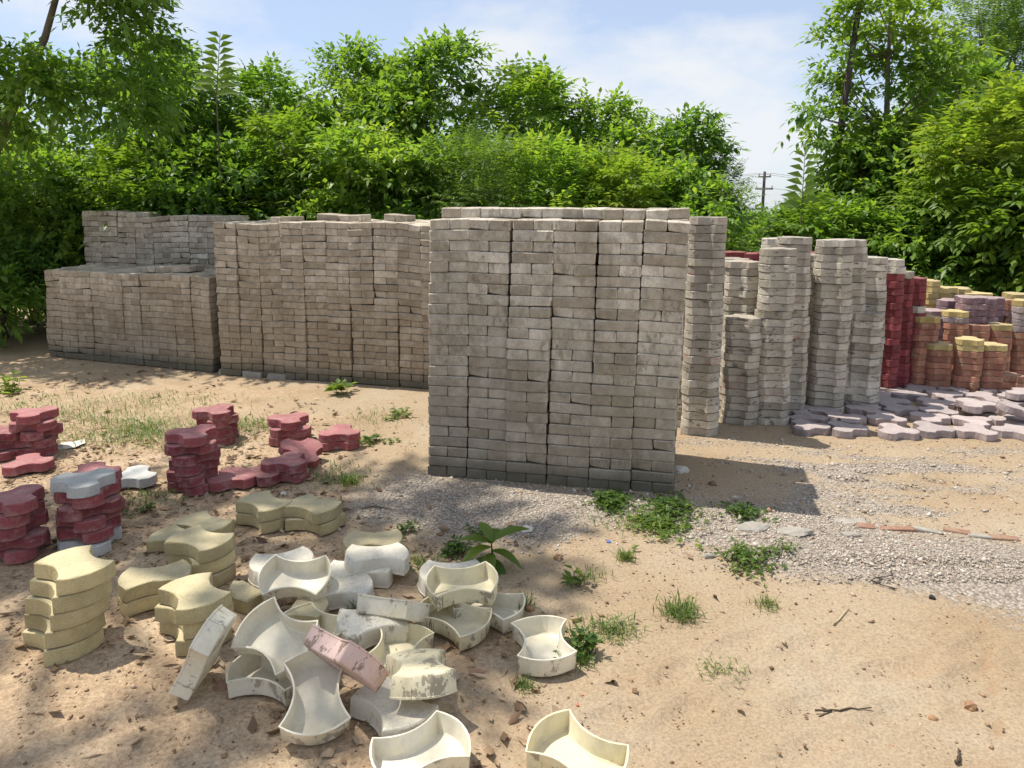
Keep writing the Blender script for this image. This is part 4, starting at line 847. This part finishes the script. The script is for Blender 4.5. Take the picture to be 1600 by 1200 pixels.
# ------------------------------------------------------------------ ground cover and litter
rng = np.random.default_rng(5)
OCT = np.array([[1, 0, 0], [-1, 0, 0], [0, 1, 0], [0, -1, 0], [0, 0, 1], [0, 0, -1.0]]); OCF = np.array([[0, 2, 4], [2, 1, 4], [1, 3, 4], [3, 0, 4], [2, 0, 5], [1, 2, 5], [3, 1, 5], [0, 3, 5]])
def pebbles(name, label, cat, X, Y, size, mat, tint, sink=0.25, flat=0.6):
    n = len(X); S = size[:, None, None]; V = OCT[None] * (1 + rng.normal(0, 0.28, (n, 6, 1))) * S * np.stack([np.ones(n), rng.uniform(.6, 1, n), np.full(n, flat)], 1)[:, None, :]
    V = V + rng.normal(0, 0.18, (n, 6, 3)) * S; a = rng.uniform(0, 6.28, n); ca, sa = np.cos(a)[:, None], np.sin(a)[:, None]
    x = V[..., 0] * ca - V[..., 1] * sa; y = V[..., 0] * sa + V[..., 1] * ca
    V = np.stack([x + X[:, None], y + Y[:, None], V[..., 2] + (height(X, Y) + size * sink)[:, None]], -1).reshape(-1, 3)
    F = (np.arange(n)[:, None, None] * 6 + OCF[None]).reshape(-1, 3)
    o = mk(name, mesh_np(name, V, F, mat, {'tint': np.repeat(tint, 6)})); tag(o, label, cat, kind='stuff'); return o
def scatter(n, x0, x1, y0, y1, test):
    X = rng.uniform(x0, x1, n); Y = rng.uniform(y0, y1, n); k = test(X, Y); return X[k], Y[k]
X, Y = scatter(150000, -1.2, 3.4, 3.1, 5.6, lambda x, y: (rng.random(len(x)) < masks(x, y)[0] ** 1.6 * 0.9) & (np.abs(x) < 0.70 * y))
pebbles('gravel', 'grey-white crushed stone spread before the nearest stack', 'gravel', X, Y, np.exp(rng.normal(math.log(0.0042), 0.5, len(X))), M['gravel'], np.clip(rng.normal(.52, .28, len(X)), 0, 1), sink=0.1)
X, Y = scatter(70000, -3.4, 3.2, 1.9, 5.6, lambda x, y: (rng.random(len(x)) < 0.15 + 0.28 * masks(x, y)[1]) & (np.abs(x) < 0.70 * y))
pebbles('soil_crumbs', 'loose crumbs of brown soil and grit on the dirt', 'soil', X, Y, np.exp(rng.normal(math.log(0.0034), 0.5, len(X))), M['crumbs'], np.clip(rng.normal(.5, .25, len(X)), 0, 1))
def dry_leaves(X, Y, size, tint):
    n = len(X); a = rng.uniform(0, 6.28, n); D = np.stack([np.cos(a), np.sin(a), rng.normal(0, .18, n)], 1); N = nrm(UP + rng.normal(0, .35, (n, 3)))
    P = np.stack([X, Y, height(X, Y) + 0.006 + rng.random(n) * .006], 1)
    return leaves(P - D * size[:, None] * .5, D, N, size, size * rng.uniform(.25, .6, n), -0.12, rng.uniform(-.5, .5, n)[:, None])
X, Y = scatter(52000, -4.6, 1.2, 1.95, 8, lambda x, y: (rng.random(len(x)) < 0.008 + 0.36 * masks(x, y)[1] * np.clip(fbm(x, y, .7, 3) * 3.2 - .95, 0, 1)) & (np.abs(x) < 0.70 * y))
sz = .016 + .06 * rng.random(len(X)) ** 2.2; V, F = dry_leaves(X, Y, sz, None)
tag(mk('leaf_litter', mesh_np('leaf_litter', V, F, M['litter'], {'tint': np.repeat(np.clip(rng.normal(.5, .3, len(X)), 0, 1), 5)})), 'dry brown leaves scattered over the dirt', 'leaf litter', kind='stuff')
def blades(X, Y, h, mat=None, spread=0.5):
    n = len(X); a = rng.uniform(0, 6.28, n); lean = rng.uniform(.15, 1, n) * spread; D = np.stack([np.cos(a) * lean, np.sin(a) * lean, np.ones(n)], 1); D = nrm(D)
    N = nrm(np.stack([-np.cos(a), -np.sin(a), lean], 1)); P = np.stack([X, Y, height(X, Y) - .004], 1)
    return leaves(P, D, N, h, np.maximum(.0035, h * .07), 0.25 * spread, 0.1)
# thin grass patches (uncountable) -------------------------------------------------
XX, YY = [], []
for px, py, rx, ry, n in ((170, 655, 150, 26, 1100), (225, 672, 60, 16, 700), (340, 668, 60, 14, 600), (300, 690, 90, 18, 500), (150, 690, 120, 16, 500), (400, 665, 60, 14, 350), (580, 655, 60, 16, 120), (230, 780, 60, 16, 160), (520, 745, 50, 18, 220), (1010, 812, 90, 24, 420), (240, 625, 160, 14, 400), (60, 640, 80, 20, 260), (940, 980, 60, 16, 120), (650, 880, 40, 14, 120)):
    for _ in range(n):
        q = at(rng.normal(px, rx * .5), rng.normal(py, ry * .5)); XX.append(q.x); YY.append(q.y)
XX, YY = np.array(XX), np.array(YY); V, F = blades(XX, YY, rng.uniform(.03, .095, len(XX)), spread=1.2)
tag(mk('grass', mesh_np('grass', V, F, M['grass'], {'tint': np.repeat(np.clip(rng.normal(.38, .25, len(XX)), 0, 1), 5)})), 'sparse short grass growing between the red stacks', 'grass', kind='stuff')
# single tufts and weeds
def tuft(label, px, py, n, r, h, tint=.4, spread=.9, name='grass_tuft', cat='grass tuft'):
    c = at(px, py); c.z = hz(c.x, c.y); X = rng.normal(c.x, r * .32, n); Y = rng.normal(c.y, r * .32, n); V, F = blades(X, Y, h * rng.uniform(.5, 1.15, n), spread=spread)
    o = mk(name, mesh_np(name, V - np.array(c), F, M['grass'], {'tint': np.repeat(np.clip(rng.normal(tint, .2, n), 0, 1), 5)}), None, c); tag(o, label, cat, 'tufts and weeds on the sand')
tuft('wide spiky grass tuft on the bare sand', 1062, 958, 330, .12, .075, .35)
tuft('thin flattened grass tuft beside the wide spiky one', 962, 988, 200, .13, .06, .4, 1.2)
tuft('small grass tuft with dead leaves below the leafy weed', 1200, 945, 120, .08, .055, .45)
tuft('tiny bright grass tuft between the leafy plant and weeds', 978, 872, 140, .06, .07, .45)
tuft('tuft of grass just right of the lone mould', 905, 1030, 160, .09, .07, .2)
tuft('low grass tuft below the lone mould', 818, 1070, 110, .06, .05, .25)
tuft('straggling runner of grass crossing the open sand', 1125, 1045, 110, .12, .05, .45, 1.3)
tuft('sparse dry grass tuft above the seedling', 925, 900, 70, .1, .06, .6)
tuft('grass tuft at the foot of the crusted moulds', 815, 945, 120, .07, .07, .25)
tuft('grass tuft between upside-down moulds', 562, 950, 120, .07, .08, .25)
tuft('grassy tuft by the small white stone', 545, 755, 160, .1, .09, .4)
def weed(label, px, py, n, r, h, leaf, tint, seed, name='weed_plant'):
    rg_ = np.random.default_rng(seed); c = at(px, py); c.z = hz(c.x, c.y); P, A = [], []; bag = Bag()
    for i in range(n):
        x, y = rg_.normal(0, r * .5, 2); hh = h * rg_.uniform(.4, 1.1) * math.exp(-(x * x + y * y) / (r * r)); a = rg_.uniform(0, 6.28); tip = Vector((x + math.cos(a) * .03, y + math.sin(a) * .03, max(.015, hh)))
        bag.add(*tube([Vector((x, y, -.01)), tip], [.0022, .001], 4))
        for k in range(5):
            b = a + k * 2.4; P.append(tuple(tip * (1 - .12 * (k % 3)))); A.append((math.cos(b), math.sin(b), rg_.uniform(-.1, .7)))
    P = np.array(P); A = nrm(np.array(A)); Ln = leaf * rg_.uniform(.6, 1.3, len(P)); V, F = leaves(P, A, nrm(UP + rg_.normal(0, .3, (len(P), 3))), Ln, Ln * .45, .15)
    root = empty(name, c); mk('foliage', mesh_np('foliage', V, F, M['weed'], {'tint': np.repeat(np.clip(rg_.normal(tint, .2, len(P)), 0, 1), 5)}), root); mk('stem', mesh_py('stem', bag.v, bag.f, M['twig']), root)
    tag(root, label, 'weed', 'tufts and weeds on the sand')
weed('dense dark weeds growing at the nearest stack\'s front corner', 955, 788, 90, .14, .06, .032, .42, 1)
weed('dark weeds spreading along the shadow beside the nearest stack', 1045, 800, 95, .15, .06, .032, .42, 2)
weed('bright low weeds in the sun before the dark ones', 1030, 822, 90, .17, .035, .035, .75, 3)
weed('small dark weed in the stack\'s shadow on the gravel', 1165, 804, 45, .10, .04, .035, .3, 4)
weed('leafy weed heap mixed with dead leaves by the gravel', 1165, 878, 80, .14, .065, .028, .55, 5)
weed('small seedling with a few leaves on the sand', 900, 915, 5, .012, .10, .05, .6, 6)
weed('leafy weed beside the lone mould', 912, 1016, 36, .08, .07, .03, .35, 7)
weed('little weed between red stacks and open sand', 620, 650, 14, .09, .08, .05, .6, 8)
weed('low weed beside the two-high red stack', 585, 690, 22, .1, .05, .04, .5, 9)
weed('young plant at the foot of the tan block stack', 533, 614, 10, .07, .13, .10, .75, 10)
weed('young yellow-green plant at the photo edge beyond the red stacks', 15, 612, 12, .12, .14, .10, .8, 11)
weed('tiny weed before the gravel patch', 632, 830, 14, .05, .06, .03, .3, 12)
weed('tiny weed behind the cream moulds', 740, 838, 12, .05, .05, .03, .3, 13)
weed('weed among fallen leaves beside the leafy plant', 712, 862, 26, .07, .06, .035, .35, 14)
weed('creeping weed in the gravel next to the weed heap', 1215, 862, 16, .07, .05, .025, .5, 15)
weed('weed clump in the dirt behind the pale-capped stack', 225, 800, 14, .07, .04, .03, .4, 16)
# the broad-leaved plant
c = at(768, 885); c.z = hz(c.x, c.y); root = empty('broad_leaved_plant', c); vv = []; 
def big_leaf(base, az, el, ln, w, droop, tint):
    n = 7; d = Vector((math.cos(az) * math.cos(el), math.sin(az) * math.cos(el), math.sin(el))); s_ = Vector((-math.sin(az), math.cos(az), 0)); up = s_.cross(d) * -1; v = []; f = []
    for i in range(n):
        t = i / (n - 1); wd = w * math.sin(math.pi * min(1, t * .93 + .05)) ** .8; p_ = base + d * ln * t - Vector((0, 0, droop * ln * t * t)); v += [p_ - s_ * wd + up * wd * .35, p_, p_ + s_ * wd + up * wd * .35]
    for i in range(n - 1):
        for k in (0, 1): f.append([i * 3 + k, i * 3 + k + 1, i * 3 + k + 4, i * 3 + k + 3])
    tr = [[g[0], g[1], g[2]] for g in f] + [[g[0], g[2], g[3]] for g in f]
    mk('leaf', mesh_np('leaf', np.array(v), np.array(tr), M['weed'], {'tint': np.full(len(v), tint)}, True), root)
for i, (az, el, ln, w, dr, z, t_) in enumerate(((10, 32, .17, .030, .30, .105, .45), (175, 22, .14, .026, .35, .10, .5), (-150, 10, .13, .026, .5, .085, .95), (-20, 5, .12, .024, .5, .07, .5), (-100, -5, .11, .026, .6, .06, .7), (80, 30, .12, .025, .4, .10, .4), (200, -10, .13, .026, .4, .045, .35), (-55, -20, .10, .022, .4, .04, .35), (130, 45, .10, .022, .2, .11, .6))):
    big_leaf(Vector((0, 0, z * 1.15)), R(az), R(el), ln * 1.2, w * 1.25, dr, min(1, t_ + .15))
v, f = tube([Vector((0, 0, -.02)), Vector((.004, 0, .06)), Vector((0, 0, .115))], [.006, .005, .003], 6); mk('stem', mesh_py('stem', v, f, M['weed']), root)
tag(root, 'green plant with broad glossy leaves standing among the moulds and sand', 'plant')

# ------------------------------------------------------------------ stones, buried bricks, sticks
import bmesh
def rock(name, label, cat, px, py, sx, sy, sz_, mat, seed, yaw=0, sink=.3, group=None, blocky=False):
    rr = random.Random(seed); bm = bmesh.new()
    if blocky:
        bmesh.ops.create_cube(bm, size=2.0); bmesh.ops.bevel(bm, geom=bm.edges[:], offset=.12, segments=1, affect='EDGES')
        for v in bm.verts: v.co += Vector((rr.gauss(0, .05), rr.gauss(0, .05), rr.gauss(0, .05)))
    else:
        bmesh.ops.create_icosphere(bm, subdivisions=2, radius=1)
        for v in bm.verts: v.co *= 1 + rr.gauss(0, .10) + .12 * math.sin(v.co.x * 3 + seed) * math.cos(v.co.y * 4)
    for v in bm.verts: v.co = Vector((v.co.x * sx, v.co.y * sy, v.co.z * sz_))
    me = bpy.data.meshes.new(name); bm.to_mesh(me); bm.free(); me.materials.append(M[mat]); c = at(px, py)
    o = mk(name, me, None, (c.x, c.y, hz(c.x, c.y) + sz_ * (1 - 2 * sink)), (rr.gauss(0, .08), rr.gauss(0, .08), R(yaw))); tag(o, label, cat, group); return o
GB = 'half-buried bricks edging the gravel'
for i, (px, py, sx, yw, mt, lab) in enumerate(((1352, 823, .05, -12, 'brick', 'small half-buried red brick end, first red one of the edging row'), (1402, 827, .10, -10, 'brick', 'long worn red brick set flush in the edging row'), (1330, 816, .09, -10, 'stone', 'grey half-buried slab at the start of the edging row'), (1450, 830, .08, -12, 'stone', 'pale half-buried block between the red bricks of the edging row'),
        (1495, 831, .07, -25, 'brick', 'broad red brick angled upward in the edging row'), (1530, 838, .06, -15, 'stone', 'dull flat block in the edging row after the broad brick'), (1568, 841, .08, -8, 'brick', 'last red brick of the edging row by the photo edge'))):
    rock('buried_brick', lab, 'brick', px, py, sx * .85, .022, .03, mt, 60 + i, yw, .84, GB, True)
GS = 'stones lying about on the ground'
for i, (px, py, sx, sy, sz_, mt, yw, lab) in enumerate(((1175, 826, .075, .05, .018, 'stone', 5, 'flat grey slab on the gravel below the small dark weed'), (1238, 833, .09, .045, .018, 'stone', -25, 'flat angled grey slab at the tip of the stack\'s shadow'), (1330, 838, .045, .025, .015, 'stone', -10, 'dark flat stone just below the edging row'),
        (823, 828, .035, .03, .022, 'palestone', 0, 'pale round stone behind the broad-leaved plant'), (872, 871, .022, .02, .02, 'clod', 0, 'brown clod sitting on the sand near the broad-leaved plant'), (1516, 1103, .02, .018, .018, 'clod', 20, 'brown clod on the open sand near the tyre track'), (1458, 1120, .014, .012, .010, 'clod', 0, 'small dark clod beside the larger clod on open sand'),
        (1063, 738, .05, .04, .03, 'palestone', 0, 'blue-white lump beside the nearest stack\'s foot'), (350, 1072, .035, .03, .012, 'brick', 0, 'reddish stone under the mould standing on edge'), (745, 1048, .03, .015, .008, 'brick', 10, 'curled orange-brown leaf-like flake right of the cream mould'), (443, 770, .02, .016, .012, 'palestone', 0, 'small white stone behind the paired yellow stacks'),
        (1110, 868, .04, .02, .015, 'stone', 30, 'grey stone at the rim of the weed heap'), (320, 770, .02, .015, .02, 'palestone', 0, 'white chip at the foot of the six-high red stack'), (828, 951, .017, .016, .014, 'clod', 0, 'dark clod between the cream moulds and the lone mould'))):
    rock('stone', lab, 'stone', px, py, sx, sy, sz_, mt, 80 + i, yw, .38, GS)
for i, (px, py, yw, lab) in enumerate(((360, 583, 10, 'loose grey block lying flat before the gap between stacks'), (398, 587, -14, 'loose weathered block at the foot of the tan stack'), (437, 590, 5, 'loose pale block lying flat farther along the tan stack'))):
    rock('loose_block', lab, 'block', px, py, .1, .05, .028, 'stone', 120 + i, yw, .15, 'loose blocks at the foot of the stacks', True)
rock('cement_patch', 'flat white patch of spilled cement on the dirt behind the flat red paver', 'cement patch', 98, 696, .16, .07, .012, 'mortar', 140, 5, .35)
rock('bottle_cap', 'small black plastic cap on the sand at the gravel edge', 'cap', 1456, 934, .014, .012, .012, 'black', 141)
rock('bottle_cap', 'tiny blue plastic cap at the edge of the bright weeds', 'cap', 951, 846, .010, .010, .008, 'blue', 142)
def stick(label, pts, r, mat='twig', branch=None):
    rs = random.Random(len(label)); P0 = [at(x, y) for x, y in pts]; P = []
    for a_, b_ in zip(P0[:-1], P0[1:]): P += [a_.lerp(b_, t) + Vector((rs.gauss(0, r * .5), rs.gauss(0, r * 1.2), 0)) for t in (0, .33, .66)]
    P.append(P0[-1]); c = P[0].copy(); P = [Vector((p_.x - c.x, p_.y - c.y, hz(p_.x, p_.y) + r * 1.2 + .002)) for p_ in P]; bag = Bag(); bag.add(*tube(P, [r * (1 - .7 * i / len(P)) * rs.uniform(.8, 1.15) for i in range(len(P))], 6))
    if branch: B_ = [at(x, y) for x, y in branch]; bag.add(*tube([Vector((p_.x - c.x, p_.y - c.y, hz(p_.x, p_.y) + r)) for p_ in B_], [r * .6] * len(B_), 5))
    tag(mk('stick', mesh_py('stick', bag.v, bag.f, M[mat], True), None, (c.x, c.y, 0)), label, 'stick', 'sticks on the ground')
stick('dark forked stick lying on the open sand', ((1276, 1108), (1300, 1108), (1330, 1106), (1362, 1104)), .004, branch=((1300, 1108), (1280, 1116)))
stick('thin curved twig lying on the gravel', ((1402, 924), (1360, 908), (1385, 902), (1400, 893)), .004)
stick('pale straw stalk on the sand below the gravel', ((1303, 977), (1326, 950)), .004, 'straw')
stick('short bent twig near the bottom photo corner', ((1496, 1192), (1499, 1180), (1497, 1170)), .006)
stick('thin stick in the dirt before the gravel patch', ((565, 795), (590, 792), (615, 798)), .004)
stick('straw stalk beside the leaning mould', ((425, 1012), (478, 1004)), .003, 'straw')
